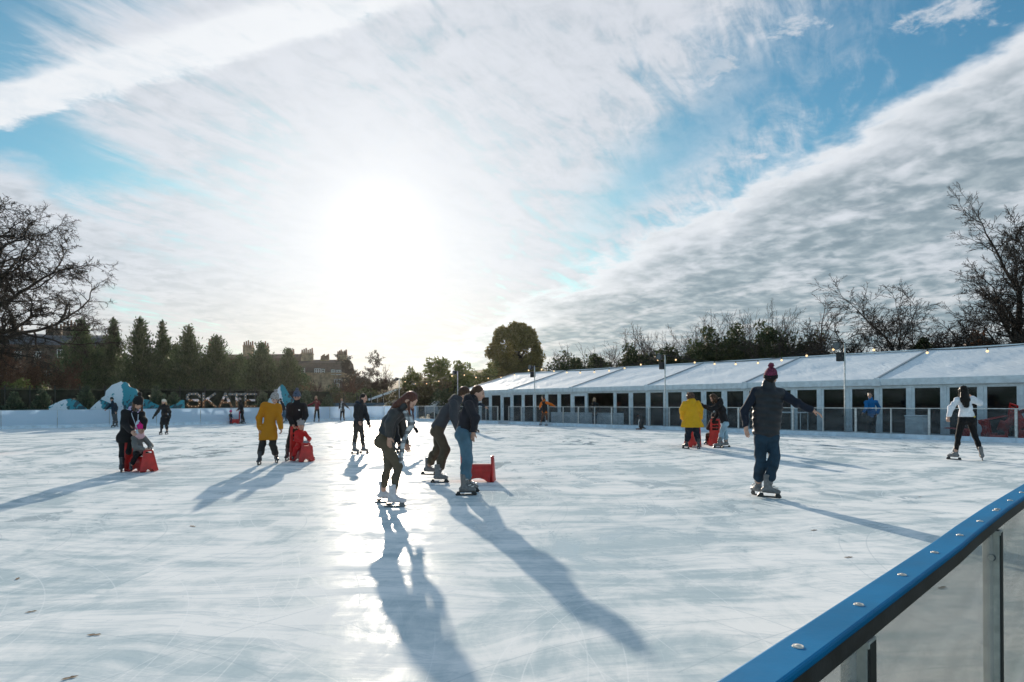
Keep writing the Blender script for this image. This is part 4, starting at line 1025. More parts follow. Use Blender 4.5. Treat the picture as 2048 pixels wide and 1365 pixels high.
dirt = noise(nt, ov, 1.7, 4, .7).ss(.70, .78)
colr = mixc(nt, snowy, (.445, .545, .58), (.83, .85, .845))
colr = mixc(nt, (fine_ - .3)*.35, colr, (.88, .90, .91))
fleck = noise(nt, ov, 8.0, 7, .78, .4); fgate = noise(nt, ov, .7, 3, .6).ss(.45, .62)
colr = mixc(nt, fleck.ss(.60, .66)*.65*fgate, colr, (.86, .885, .90))
colr = mixc(nt, fleck.ss(.33, .42, 1.0, 0.0)*.32, colr, (.36, .46, .52))
streak = noise(nt, comb(nt, wx*1.2, wy*9.0, 7.0), 1.2, 6, .72, .6)
colr = mixc(nt, streak.ss(.36, .50, 1.0, 0.0)*.36, colr, (.36, .47, .53))
colr = mixc(nt, wetm*.55, colr, (.40, .50, .56))
colr = mixc(nt, dirt*.35, colr, (.40, .41, .38))
colr = mixc(nt, dk1*.30, colr, (.33, .42, .47))
colr = mixc(nt, sc1*.27, colr, (.92, .94, .95))
nt.links.new(colr, b.inputs['Base Color'])
rough_ = (snowy*.18 + fine_*.12 + .17) + sc1*.2 - wetm*.14
nt.links.new(rough_.k, b.inputs['Roughness']); b.inputs['IOR'].default_value = 1.31
nt.links.new(((1.0 - snowy)*.007 + wetm*.05).k, b.inputs['Specular IOR Level'])
hgt = snow*.5 + med*.25 + ringf*.12 + fine_*.03 - sc1*.03
bump(nt, b, hgt, .20, .03)
poly_sheet('ice_rink', outline, 0.0, ICE, .14)
# ------------------------------------------------------------------ barriers
GLASS, nt, b = newmat('scuffed_acrylic')
o_ = nt.nodes['Material Output']; tr = nt.nodes.new('ShaderNodeBsdfTransparent'); tr.inputs[0].default_value = (.80, .84, .86, 1)
b.inputs['Base Color'].default_value = (.19, .205, .215, 1); b.inputs['Roughness'].default_value = .2; b.inputs['Specular IOR Level'].default_value = .6
ov = objvec(nt); n1 = noise(nt, scaled(nt, ov, (.5, .5, 1.6)), 2.2, 5, .65, .6); sx_ = nt.nodes.new('ShaderNodeSeparateXYZ'); nt.links.new(ov, sx_.inputs[0])
fac = n1.ss(.3, .80, .06, .24)
bump(nt, b, noise(nt, ov, 3.0, 3), .12, .02)
mx = nt.nodes.new('ShaderNodeMixShader'); nt.links.new(fac.k, mx.inputs[0]); nt.links.new(tr.outputs[0], mx.inputs[1]); nt.links.new(b.outputs[0], mx.inputs[2]); nt.links.new(mx.outputs[0], o_.inputs[0])
NEARG = GLASS.copy(); NEARG.name = 'near_acrylic'; NEARG.node_tree.nodes['Principled BSDF'].inputs['Base Color'].default_value = (.54, .54, .53, 1)
for q in NEARG.node_tree.nodes:
    if q.bl_idname == 'ShaderNodeMapRange': q.inputs[3].default_value = .34; q.inputs[4].default_value = .56
    if q.bl_idname == 'ShaderNodeBsdfTransparent': q.inputs[0].default_value = (.88, .88, .86, 1)
ALU = M('aluminium', (.56, .57, .57), .42, .18, 12, .5, .75, .05, 40); FRAMED = M('shaded_frame', (.070, .062, .060), .5, .2, 8, .4, .3, .1, 50); ALUD = M('weathered_aluminium', (.64, .60, .53), .5, .25, 8, .5, .1, .1, 50)
BLUE = M('blue_plastic_cap', (.001, .165, .36), .5, .10, 5, .12, 0, .05, 60)
BOARD, nt, b = newmat('white_board')
n1 = noise(nt, objvec(nt), 1.3, 4, .6); nt.links.new(mixc(nt, n1.ss(.35, .7), (.68, .79, .88), (.76, .84, .92)), b.inputs['Base Color']); b.inputs['Roughness'].default_value = .38
t_ = nt.nodes.new('ShaderNodeBsdfTranslucent'); t_.inputs[0].default_value = (.70, .80, .92, 1); mx = nt.nodes.new('ShaderNodeMixShader'); mx.inputs[0].default_value = .42
nt.links.new(b.outputs[0], mx.inputs[1]); nt.links.new(t_.outputs[0], mx.inputs[2]); nt.links.new(mx.outputs[0], nt.nodes['Material Output'].inputs[0])
KICK = M('white_kickboard', (.66, .74, .82), .45, .12, 3, .4)
def walk(pts, step):
    """split a polyline into panels of about one step; yields (a, b)"""
    out = []
    for a, b_ in zip(pts[:-1], pts[1:]):
        n = max(1, round((b_-a).length/step))
        for i in range(n): out.append((a.lerp(b_, i/n), a.lerp(b_, (i+1)/n)))
    return out
def rect(a, b_, off, th, z0, z1, mb=None, gap=0.0):
    mb = mb or MB(); d = (b_-a).normalized(); n = Vector((d.y, -d.x, 0)); a2, b2 = a + d*gap + n*off, b_ - d*gap + n*off
    c = (a2+b2)/2 + Vector((0, 0, (z0+z1)/2)); mb.obox(c, (b2-a2)/2, n*th/2, Vector((0, 0, (z1-z0)/2))); return mb
lb = empty('rink_boards', LEFT[4], 'long curving run of white solid rink boards on the far left side', 'rink boards')
for a, b_ in walk(LEFT, 2.45):
    o = rect(a, b_, .0, .012, .18, 1.045, gap=.012).build('board_panel', BOARD, lb, lb.location)
    rect(a, b_, .004, .04, .0, .18, gap=.006).build('kickboard', KICK, lb, lb.location)
    rect(a, b_, .0, .07, 1.047, 1.075, gap=.0).build('top_rail', KICK, lb, lb.location)
    rect(a, a + (b_-a).normalized()*.012, .0, .05, .18, 1.045).build('seam_post', ALUD, lb, lb.location)
def glass_run(name, t0, t1, label, n=25.7):
    r_ = empty(name, T(n, (t0+t1)/2), label, 'glass barrier', 'clear panel barriers round the rink')
    L = r_.location; k_ = round((t1-t0)/1.23); st = (t1-t0)/k_
    for i in range(k_+1):
        t = t0 + i*st; w_ = .075 if i % 2 == 0 else .04
        rect(T(n, t-w_/2), T(n, t+w_/2), .0, .05, .16, 1.06).build('post', ALU, r_, L)
        if i < k_:
            rect(T(n, t+.04), T(n, t+st-.04), .0, .012, .165, 1.045).build('panel', GLASS, r_, L)
            rect(T(n, t), T(n, t+st), .0, .07, .0, .155, gap=.004).build('kickboard', KICK, r_, L)
    rect(T(n, t0-.03), T(n, t1+.03), .0, .055, 1.062, 1.09).build('top_rail', ALU, r_, L)
    return r_
glass_run('glass_barrier', -3.0, 33.1, 'long clear-panelled rink barrier with silver rail running below the white marquee')
glass_run('glass_barrier', 34.25, 44.4, 'far section of clear-panelled barrier beyond the gateway, behind the stooping man')
# the barrier beside the camera
nb = empty('blue_capped_barrier', (1.3, 2.0, 0), 'near rink barrier with a bright blue plastic cap, steel posts and clear panels', 'glass barrier', 'clear panel barriers round the rink')
L = nb.location
def off(pts, dist):
    out = []
    for i, p in enumerate(pts):
        d = (pts[min(i+1, len(pts)-1)] - pts[max(i-1, 0)]).normalized(); out.append(p + Vector((d.y, -d.x, 0))*dist)
    return out
def strip(pts, o0, o1, z0, z1, name, mat, bev=0, parent=nb):
    A0, A1 = off(pts, o0), off(pts, o1); vs = []; n = len(pts)
    for z_ in (z0, z1):
        for q in (A0, A1): vs += [Vector((p.x, p.y, z_)) for p in q]
    fs = []
    for i in range(n-1):
        fs += [(i, i+1, n+i+1, n+i), (2*n+i, 3*n+i, 3*n+i+1, 2*n+i+1), (i, 2*n+i, 2*n+i+1, i+1), (n+i, n+i+1, 3*n+i+1, 3*n+i)]
    fs += [(0, n, 3*n, 2*n), (n-1, 3*n-1, 4*n-1, 2*n-1)]
    mb = MB(); mb.add(vs, fs); return mb.build(name, mat, parent, L, bevel=bev)
cap = strip(NB_IN, 0, .072, .983, 1.0, 'cap', BLUE, .005)
strip(NB_IN, .014, .066, .943, .9825, 'top_frame', FRAMED, .002)  # shade under the cap is put into the frame's dark colour
strip(NB_IN, .016, .064, .0, .15, 'kickboard', KICK, .003)
D_ = Vector((.693, .721, 0)).normalized(); NR_ = Vector((D_.y, -D_.x, 0)); A_ = NB_IN[1]
def along(s_, o_): return A_ + D_*s_ + NR_*o_
POST_SHADE = M('post_shade', (.05, .048, .045), .5)
posts = [-.98, .51, 2.02, 3.5]
for q in posts:
    p = along(q, .037); mb = MB(); mb.obox(p + D_*.020 + Vector((0, 0, .546)), D_*.020, NR_*.0255, Vector((0, 0, .396))); po = mb.build('post', ALUD, nb, L, bevel=.003)
    mb = MB(); mb.obox(along(q+.022, .0655) + Vector((0, 0, .546)), D_*.019, NR_*.0025, Vector((0, 0, .39))); mb.build('post_shade_strip', POST_SHADE, po, L)  # dark strip that paints the shaded outer face of the post
    c = p + NR_*.002 + Vector((0, 0, .845)); mb = MB(); mb.tube([c, c - D_*.004], .014, 16); mb.build('washer', STEELD, po, L); mb = MB(); mb.tube([c - D_*.0041, c - D_*.012], .0105, 6); mb.build('bolt', ALUD, po, L)
    mb = MB(); mb.obox(p + D_*.02 + Vector((0, 0, .935)), D_*.024, NR_*.030, Vector((0, 0, .007))); mb.build('weld_plate', ALUD, po, L)
for q0, q1 in zip(posts[:-1], posts[1:]):
    rect(along(q0+.045, .040), along(q1-.005, .040), 0, .010, .155, .941).build('panel', NEARG, nb, L)
q = .229 - .32*4
while q < 4.2:
    for dq in ((0,) if abs(q - (.229+.32*6)) > .02 else (-.02, .02)):
        p = along(q+dq, .036); p.z = 0; mb = MB(); mb.tube([p + Vector((0,0,1.0002)), p + Vector((0,0,1.0022))], [.0100, .0090], 16); mb.sphere(p + Vector((0,0,1.0022)), .005, 10, 6, sq=(1,1,.4)); mb.build('rivet', ALUD, nb, L)
    q += .32
# fallen leaves frozen on the ice
LEAFB = M('fallen_leaf', (.10, .055, .022), .8, .3, 30)
lf = [((35, 1158), 'dark oak leaf lying on the ice near the left edge'), ((62, 1224), 'small curled brown leaf on the ice at lower left'), ((188, 1270), 'long dark leaf on the ice at lower left'), ((1628, 1061), 'brown leaf on the ice behind the blue barrier'), ((1697, 1115), 'pale brown leaf on the ice close to the blue cap'), ((1840, 994), 'brown leaf on the ice in front of the white-jumper woman'), ((385, 1053), 'tiny leaf on the ice in the couple\'s shadow'), ((140, 1356), 'orange leaf on the ice at the bottom left'), ((1884, 1176), 'thin leaf on the ice seen through the near clear panel')]
for (q, lab) in lf:
    g = G(*q, z=.002); a = random.uniform(0, 6); mb = MB(); ln = random.uniform(.035, .06)
    ux = Vector((math.cos(a), math.sin(a), 0)); uy = Vector((-ux.y, ux.x, 0)); top = []; 
    pts = [(-1, 0), (-.5, .32), (0, .22), (.25, .42), (.6, .2), (1, 0), (.55, -.25), (.2, -.40), (-.1, -.2), (-.6, -.34)]
    vs = [ux*p[0]*ln + uy*p[1]*ln + Vector((0, 0, .001 + .004*abs(p[1]) + .002*p[0]*p[0])) for p in pts] + [Vector((0, 0, .0005))]
    mb.add(vs, [(i, (i+1) % 10, 10) for i in range(10)]); o = mb.build('fallen_leaf', LEAFB); o.location = g; tag(o, lab, 'leaf', 'fallen leaves on the ice')
# ------------------------------------------------------------------ the white marquee
PVC, nt, b = newmat('white_pvc')
ov = objvec(nt); n1 = noise(nt, ov, .8, 4, .6)
nt.links.new(mixc(nt, n1.ss(.3, .7), (.66, .72, .76), (.75, .80, .83)), b.inputs['Base Color']); b.inputs['Roughness'].default_value = .42; b.inputs['Specular IOR Level'].default_value = .35
wr = noise(nt, scaled(nt, ov, (1, 1, .5)), 1.6, 5, .6, 1.2); sx_ = nt.nodes.new('ShaderNodeSeparateXYZ'); nt.links.new(ov, sx_.inputs[0]); X_, Y_, Z_ = (E(nt, sx_.outputs[i]) for i in range(3))
tt = Y_*N_.x - X_*N_.y; uu = X_*N_.x + Y_*N_.y
cre = noise(nt, comb(nt, tt*.55 + uu*.75, (tt*.5 - uu*.55)*4.0, 0), .9, 3, .55, 1.0)
bump(nt, b, cre*.8 + wr*.2, .42, .12)
TFRAME = M('marquee_frame', (.76, .81, .84), .4, .1, 4, .5, 0); TGREY = M('marquee_seam', (.30, .34, .37), .5, .12, 6)
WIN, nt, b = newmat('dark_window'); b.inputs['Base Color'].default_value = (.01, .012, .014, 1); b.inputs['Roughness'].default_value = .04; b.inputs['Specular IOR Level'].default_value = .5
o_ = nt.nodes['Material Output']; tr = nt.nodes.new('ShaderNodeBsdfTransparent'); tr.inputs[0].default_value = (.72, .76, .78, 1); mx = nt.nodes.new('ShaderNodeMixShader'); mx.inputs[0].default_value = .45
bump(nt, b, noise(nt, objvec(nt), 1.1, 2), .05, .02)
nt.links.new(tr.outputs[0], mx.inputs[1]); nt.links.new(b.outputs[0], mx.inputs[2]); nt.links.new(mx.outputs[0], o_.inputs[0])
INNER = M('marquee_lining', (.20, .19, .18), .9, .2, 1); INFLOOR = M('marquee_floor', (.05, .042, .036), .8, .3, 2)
NF, NR, NK = 28.7, 33.7, 38.7; ZE, ZR = 2.22, 3.60
tent = empty('marquee', T(NF, 18, GROUND), 'long white pitched-roof marquee with dark glazed front behind the clear barrier', 'marquee')
L = tent.location
bays = [-5.7 + 6.04*i for i in range(9)]
for bi, (t0, t1) in enumerate(zip(bays[:-1], bays[1:])):
    for sgn, (n0, n1) in enumerate(((NF-.12, NR), (NK+.12, NR))):
        nu, nv = 40, 22; vs = []
        for j in range(nv+1):
            for i in range(nu+1):
                a, c = i/nu, j/nv
                w_ = math.sin(PI*a)*math.sin(PI*min(c*1.05, 1))
                w_ = max(0, w_)
                fold = .018*math.sin(13*a + 9*c*(1 if bi % 2 else .6) + bi*1.7)*w_ + .012*math.sin(29*a - 17*c + bi)*w_*(1-c)
                z_ = ZE + (ZR-ZE)*c - .06*w_ + fold - (.012 if abs(a-.5) < .013 else 0)*math.sin(PI*c) - (.012 if abs(c-.52) < .03 else 0)
                vs.append(T(n0 + (n1-n0)*c, t0 + .02 + (t1-t0-.04)*a, z_))
        fs = [(j*(nu+1)+i, j*(nu+1)+i+1, (j+1)*(nu+1)+i+1, (j+1)*(nu+1)+i) for j in range(nv) for i in range(nu)]
        MB().add(vs, fs).build('roof_panel', PVC, tent, L, smooth=True)
    # fascia board of the bay
    mb = MB(); rect(T(NF-.13, t0), T(NF-.13, t1), 0, .05, 1.95, ZE, mb, .05); mb.build('fascia', TFRAME, tent, L, bevel=.01)
for t in bays:
    mb = MB(); 
    for n0 in (NF-.16, NK+.16): mb.beam(T(n0, t, ZE+.015), T(NR, t, ZR+.03), .085, .05)
    mb.build('roof_beam', TGREY, tent, L)
    mb = MB(); mb.prism([(-.17, 0), (.17, 0), (.13, .27), (.08, .34), (-.08, .34), (-.13, .27)], T(NF-.22, t, 1.93), U_, (0, 0, 1), N_*.06); mb.build('eave_bracket', TFRAME, tent, L, bevel=.012)
mb = MB(); mb.beam(T(NR, bays[0], ZR+.035), T(NR, bays[-1], ZR+.035), .16, .04); mb.build('ridge_cap', PVC, tent, L)
WZ0, WZ1 = .02, 1.83
for bi, (t0, t1) in enumerate(zip(bays[:-1], bays[1:])):
    mb = MB(); rect(T(NF, t0), T(NF, t1), 0, .06, 1.86, 2.05, mb); mb.build('lintel', TFRAME, tent, L)
    mb = MB(); rect(T(NF, t0), T(NF, t1), 0, .05, GROUND, WZ0-.05, mb, .0); mb.build('base_panel', TFRAME, tent, L)
    n_ = 5; w_ = (t1-t0)/n_
    slots = [(t0+i*w_, t0+(i+1)*w_, 'w') for i in range(n_)]
    if bi == 5: slots = [(t0, t0+1.25, 'w'), (t0+1.25, t0+2.5, 'w'), (t0+2.5, t0+4.75, 'open'), (t0+4.75, t1, 'door')]
    if bi == 7: slots = [(t0, t0+1.15, 'door'), (t0+1.15, t0+2.5, 'w'), (t0+2.5, t0+3.8, 'door'), (t0+3.8, t0+5.0, 'w'), (t0+5.0, t1, 'w')]
    for a, c, kd in slots:
        mb = MB(); rect(T(NF, a-.055), T(NF, a+.055), 0, .10, GROUND, 1.858, mb); mb.build('wall_post', TFRAME, tent, L, bevel=.006)
        if kd == 'open': continue
        i0, i1 = a+.057, c-.057; fw = .10 if kd == 'w' else .13; z0 = WZ0-.048; z1 = 1.857; zt = WZ1 if kd == 'w' else 1.70
        mb = MB()
        rect(T(NF, i0), T(NF, i0+fw), 0, .055, z0, z1, mb); rect(T(NF, i1-fw), T(NF, i1), 0, .055, z0, z1, mb)
        rect(T(NF, i0+fw), T(NF, i1-fw), 0, .055, zt, z1, mb); rect(T(NF, i0+fw), T(NF, i1-fw), 0, .055, z0, WZ0+.04, mb)
        wf = mb.build('window' if kd == 'w' else 'door', TFRAME, tent, L)
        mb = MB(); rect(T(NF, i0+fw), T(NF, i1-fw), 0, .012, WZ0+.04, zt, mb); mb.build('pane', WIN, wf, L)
        if kd == 'door':
            mb = MB(); mb.tube([T(NF-.05, i1-.06, .95), T(NF-.05, i1-.06, 1.15)], .012, 6); mb.build('handle', STEEL, wf, L)
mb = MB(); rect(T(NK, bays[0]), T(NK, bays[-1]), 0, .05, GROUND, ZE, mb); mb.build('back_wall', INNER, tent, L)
for nm, t in (('gable_wall', bays[-1]-.03), ('gable_wall', bays[0]+.03)):
    mb = MB(); mb.prism([(0, 0), (NK-NF, 0), (NK-NF, ZE-GROUND), ((NK-NF)/2, ZR-GROUND-.02), (0, ZE-GROUND)], T(NF, t, GROUND), N_, (0, 0, 1), U_*.03); mb.build(nm, PVC, tent, L)
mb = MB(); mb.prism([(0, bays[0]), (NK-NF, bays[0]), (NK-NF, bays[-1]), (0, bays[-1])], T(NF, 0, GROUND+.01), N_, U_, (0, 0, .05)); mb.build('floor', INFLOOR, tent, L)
bar = empty('bar_counter', T(NF+4.2, 14, GROUND+.06), 'long pale-topped bar counter standing inside the marquee, seen dimly through its windows', 'counter'); g = bar.location
mb = MB(); rect(T(NF+4.2, 5), T(NF+4.2, 24), 0, .6, GROUND+.06, .90, mb); mb.build('front', INNER, bar, g)
mb = MB(); rect(T(NF+4.15, 4.9), T(NF+4.15, 24.1), 0, .75, .902, .95, mb); mb.build('counter_top', TFRAME, bar, g)
# ------------------------------------------------------------------ lamp poles and the string of bulbs
DARKM = M('black_housing', (.018, .018, .02), .45, .15); LENS = M('lamp_lens', (.10, .11, .12), .12, .2, 20)
WARM = bpy.data.materials.new('lit_bulb'); WARM.use_nodes = True; bs = WARM.node_tree.nodes['Principled BSDF']; bs.inputs['Base Color'].default_value = (.9, .75, .5, 1); bs.inputs['Emission Color'].default_value = (1, .62, .26, 1); bs.inputs['Emission Strength'].default_value = 1.05
def lamp_pole(base, zt, label, speaker=True):
    r_ = empty('lamp_pole', base, label, 'lamp pole', 'lamp poles along the rink edge'); u, n = U_, N_
    mb = MB(); mb.tube([base, base+Vector((0,0,zt))], .032, 10); mb.build('pole', ALU, r_, base)
    mb = MB(); mb.tube([base, base+Vector((0,0,.02))], .10, 12); mb.build('base_plate', ALUD, r_, base)
    c = base + Vector((0, 0, zt-.10)) + u*.22 - n*.04
    mb = MB(); mb.tube([c - n*.16, c - n*.15, c + n*.02, c+n*.10], [.15, .155, .12, .05], 16); fl = mb.build('floodlight', DARKM, r_, base)
    mb = MB(); mb.tube([c - n*.163, c - n*.1605], .135, 16); mb.build('lens', LENS, fl, base)
    mb = MB(); mb.tube([base+Vector((0,0,zt-.02)), base+Vector((0,0,zt-.02))+u*.22, c], .014, 6); mb.tube([base+Vector((0,0,zt-.05))-u*.28, base+Vector((0,0,zt-.05))+u*.1], .018, 6); mb.build('bracket', DARKM, r_, base)
    if speaker:
        mb = MB(); mb.obox(base + Vector((0, 0, zt-.52)) + u*.16, u*.125, n*.11, Vector((0, 0, .17))); sp_ = mb.build('loudspeaker', DARKM, r_, base, bevel=.015)
    return r_
PT = [(3.5, 3.58), (12.46, 3.56), (21.1, 3.60), (30.9, 3.52), (39.2, 3.52)]
labs = ['', 'lamp pole with round floodlight and black loudspeaker, right of the waistcoat man', 'lamp pole with black loudspeaker rising over the marquee roof, right of the penguin', 'lamp pole with floodlight in front of the far marquee roof, left of the penguin', 'thin lamp pole with floodlight standing before the leafy bushes left of the marquee']
for (t, zt), lab in zip(PT[1:], labs[1:]): lamp_pole(T(25.95, t), zt, lab, True if t < 35 else False)
p0 = Vector((792-1024, 0, 0)); lamp_pole(Vector((-9.6, 57.5, 0)), 3.45, 'far lamp pole at the rink corner beyond the red-haired woman', False)
pb = [(800,754),(816,758),(832,761),(896,753),(928,749),(946,753),(968,755),(990,754),(1013,751),(1036,745),(1079,735),(1107,739),(1136,742),(1166,743),(1200,740),(1233,737),(1269,731),(1306,721),(1336,715),(1378,720),(1422,722),(1471,721),(1522,719),(1578,713),(1637,702),(1680,688),(1750,700),(1822,705),(1901,705),(1989,697)]
def span(a, b_, sag, n=14): return [a.lerp(b_, i/n) - Vector((0, 0, sag*4*(i/n)*(1-i/n))) for i in range(n+1)]
tops = [Vector((-9.6, 57.5, 3.42))] + [T(25.95, t, zt-.02) for t, zt in PT[::-1]] + [T(25.95, -4, 3.6)]
sl = empty('festoon_lights', tops[3], 'string of glowing festoon bulbs slung from pole to pole along the rink', 'string lights')
nbulb = [5, 6, 9, 8, 5, 4]
CABLE = M('black_cable', (.02, .02, .02), .6)
for i in range(len(tops)-1):
    sg = .48 if i else .55
    pts = span(tops[i], tops[i+1], sg, 20); mb = MB(); mb.tube(pts, .013, 5); mb.build('cable', CABLE, sl, sl.location)
    for j in range(nbulb[i]):
        q = (j+.6)/nbulb[i]; p = tops[i].lerp(tops[i+1], q) - Vector((0, 0, sg*4*q*(1-q)))
        mb = MB(); mb.tube([p, p - Vector((0,0,.07))], .02, 6); so_ = mb.build('lamp_holder', CABLE, sl, sl.location)
        mb = MB(); mb.sphere(p - Vector((0,0,.115)), .043, 10, 7); mb.build('bulb', WARM, so_, sl.location)
# ------------------------------------------------------------------ things stored behind the barrier
random.seed(3)
heap = [(27.2, 7.9, 0, 70, (0,0)), (27.0, 7.0, .0, -20, (0,0)), (27.9, 7.3, .0, 150, (0,0)), (27.3, 6.2, 0, 100, (0,0)), (28.1, 6.4, 0, 10, (0,0)), (27.1, 8.7, 0, 200, (90,0)), (27.5, 7.5, .50, 40, (62,15)), (27.5, 6.7, .45, 115, (75,-10)), (27.9, 7.8, .35, 300, (35,20)), (27.6, 8.5, .30, 80, (80,0)), (27.2, 6.4, .42, 250, (70, 30))]
for n, t, z_, yw, (rx, ry) in heap:
    o = copy_tree(AID); o['label'] = 'red skating aid thrown on the spare heap behind the right end of the barrier'; o['group'] = 'heaped red skating aids'
    o.location = T(n, t, GROUND + z_ + (.2 if rx else 0)); o.rotation_euler = (R(rx), R(ry), R(yw))
def crate(p, label):
    r_ = empty('storage_box', p, label, 'box'); mb = MB(); mb.obox(p+Vector((0,0,.45)), U_*.30, N_*.25, Vector((0,0,.45))); mb.build('body', TFRAME, r_, p, bevel=.02)
    mb = MB(); mb.obox(p+Vector((0,0,.93)), U_*.32, N_*.27, Vector((0,0,.025))); mb.build('lid', TFRAME, r_, p, bevel=.01)
crate(T(27.0, 10.35, GROUND), 'pale plastic box behind the clear barrier, right of the man in blue')
tb = empty('folding_table', T(27.1, 15.4, GROUND), 'white folding table behind the clear barrier, right of the waistcoat man', 'table'); L = tb.location
mb = MB(); mb.obox(T(27.1, 15.4, .86), U_*.75, N_*.35, (0,0,.02)); mb.build('table_top', TFRAME, tb, L, bevel=.008)
for su in (-.68, .68):
    for sn in (-.3, .3): mb = MB(); mb.tube([T(27.1+sn, 15.4+su, GROUND), T(27.1+sn, 15.4+su, .84)], .018, 6); mb.build('leg', TFRAME, tb, L)
pk = empty('picket_fence', T(27.9, 28, GROUND), 'white vertical-slatted fence low behind the barrier near the orange coat', 'fence'); L = pk.location
mb = MB()
for i in range(64): t = 25.6 + i*.095; rect(T(27.9, t), T(27.9, t+.06), 0, .02, GROUND, .72, mb)
rect(T(27.93, 25.6), T(27.93, 31.6), 0, .03, .5, .56, mb); rect(T(27.93, 25.6), T(27.93, 31.6), 0, .03, .0, .06, mb)
mb.build('slat_panel', TFRAME, pk, L)
# ------------------------------------------------------------------ behind the left boards: fence, painted mountains, letters, small firs
def boff(px, back, z=0.0):
    """point at column px, `back` metres behind the left boards"""
    k = (px - CX)/F
    A_, B_ = Vector((-52, 20, 0)), Vector((-10.6, 56, 0))
    pts = LEFT[:8]
    best = None
    for a, b_ in zip(pts[:-1], pts[1:]):
        d = (b_-a).normalized(); n = Vector((-d.y, d.x, 0)); a2, b2 = a+n*back, b_+n*back
        den = d.x - k*d.y
        if abs(den) < 1e-6: continue
        s = (k*a2.y - a2.x)/den; ln = (b_-a).length
        if (-6 if a is pts[0] else -1.2*back*.2) <= s <= ln + (30 if b_ is pts[-1] else .2*back):
            p = a2 + d*s
            if best is None or p.y < best[0].y: best = (p, d, n)
    p, d, n = best
    return Vector((p.x, p.y, z)), d, n
SCREEN = M('dark_green_screen', (.030, .033, .024), .9, .4, 3, .1, 0, .3, 20); POSTM = M('dark_steel_post', (.035, .037, .035), .6)
fn = empty('mesh_fence', boff(330, 5.5, GROUND)[0], 'tall dark green screened fence behind the white boards and painted mountains', 'fence'); L = fn.location
cols = list(range(-40, 661, 50))
fp = [boff(c, 5.5, GROUND)[0] for c in cols]
for a, b_ in zip(fp[:-1], fp[1:]):
    rect(a, b_, 0, .02, GROUND+.03, 2.48, gap=.035).build('screen_panel', SCREEN, fn, L)
    mb = MB(); mb.tube([a, a+Vector((0,0,2.78))], .035, 6); mb.build('post', POSTM, fn, L)
    mb = MB(); n_ = 26
    for i in range(n_): q = a.lerp(b_, (i+.5)/n_); mb.tube([q+Vector((0,0,2.482)), q+Vector((0,0,2.60))], .011, 4)
    mb.build('fence_spikes', POSTM, fn, L)
f2 = empty('chain_fence', boff(720, 4.5, GROUND)[0], 'thin dark post and wire fence by the blue windbreak beyond the far boards', 'fence'); L = f2.location
fp = [boff(c, 4.2, GROUND)[0] for c in (662, 688, 714, 742, 766, 790)]
for a, b_ in zip(fp[:-1], fp[1:]):
    mb = MB(); mb.tube([a, a+Vector((0,0,2.35))], .045, 6); mb.build('post', POSTM, f2, L)
    for z_ in (1.6, 1.95, 2.3): mb = MB(); mb.tube([a+Vector((0,0,z_)), b_+Vector((0,0,z_))], .010, 4); mb.build('wire', POSTM, f2, L)
BTARP = M('blue_tarpaulin', (.035, .095, .15), .5, .25, 2, .4, 0, .4, 6)
bt = empty('blue_windbreak', boff(713, 3.6, GROUND)[0], 'low dark blue sheeting fixed along the fence beyond the far boards', 'windbreak'); L = bt.location
fp = [boff(c, 3.6, GROUND)[0] for c in (663, 690, 716, 742, 768)]
for a, b_ in zip(fp[:-1], fp[1:]): rect(a, b_, 0, .02, GROUND, 1.50, gap=.01).build('sheet', BTARP, bt, L)
# painted mountains: flat cut-outs, the picture is the paint
def mount_mat(name, ridge, seed, dark=(.010, .06, .085), teal=(.012, .25, .33), white=(.66, .72, .78), lean=.12):
    m, nt, b = newmat(name); ov = objvec(nt); sp_ = nt.nodes.new('ShaderNodeSeparateXYZ'); nt.links.new(ov, sp_.inputs[0]); X_, Z_ = E(nt, sp_.outputs[0]), E(nt, sp_.outputs[2])
    n1 = noise(nt, comb(nt, X_*1.0 + Z_*.9 + seed, Z_*2.2 - X_*.9, seed), 1.5, 4, .6, .3); n2 = noise(nt, comb(nt, X_*2.2 - Z_*1.8, Z_*1.0 + X_, seed+4), 1.8, 3, .6)
    side = (X_ - ridge + Z_*lean + (n1-.5)*.5).ss(-.03, .03)
    left = mixc(nt, (n2 + Z_*.10).ss(.60, .62), teal, white) ; left = mixc(nt, (n1*.9 + Z_*.08).ss(.36, .38), teal, white)
    left = mixc(nt, (n2*.8 + n1*.3 - Z_*.05).ss(.62, .63), left, teal)
    right = mixc(nt, (n2 + n1*.3 + Z_*.10).ss(.70, .73), dark, teal)
    nt.links.new(mixc(nt, side, left, right), b.inputs['Base Color']); b.inputs['Roughness'].default_value = .5
    return m
def cutout(label, px0, pts, back, base_py, ridge, seed, lean=.12):
    p, d, n = boff(px0, back); Y = p.y; s = Y/F
    zb = H - (base_py - (CY - ROLL*(px0-CX)))*s
    ax = Vector((1, .35, 0)).normalized(); pl = [((q[0]-px0)*s*1.02, (base_py-q[1])*s) for q in pts]
    o = Vector((p.x, p.y, zb))
    r_ = empty('mountain_cutout', o, label, 'painted cut-out', 'painted mountain cut-outs behind the boards', rz=math.atan2(ax.y, ax.x))
    mb = MB(); mb.prism(pl, (0, 0, 0), (1,0,0), (0,0,1), (0, .03, 0)); mb.build('painted_board', mount_mat('painted_mountain', ridge*s, seed, lean=lean), r_)
    mb = MB()
    for q in (-.4, .4): mb.beam((q*abs(pl[0][0]), .06, pl[0][1]-zb*0), (q*abs(pl[0][0]), .06, -zb+GROUND), .06, .06, up=(1,0,0))
    w_ = MB(); w_.beam((0, .07, max(z for _, z in pl)*.7), (0, .9, -zb+GROUND), .07, .05, up=(1,0,0)); w_.build('prop', M('timber', (.20, .13, .075), .8, .3), r_)
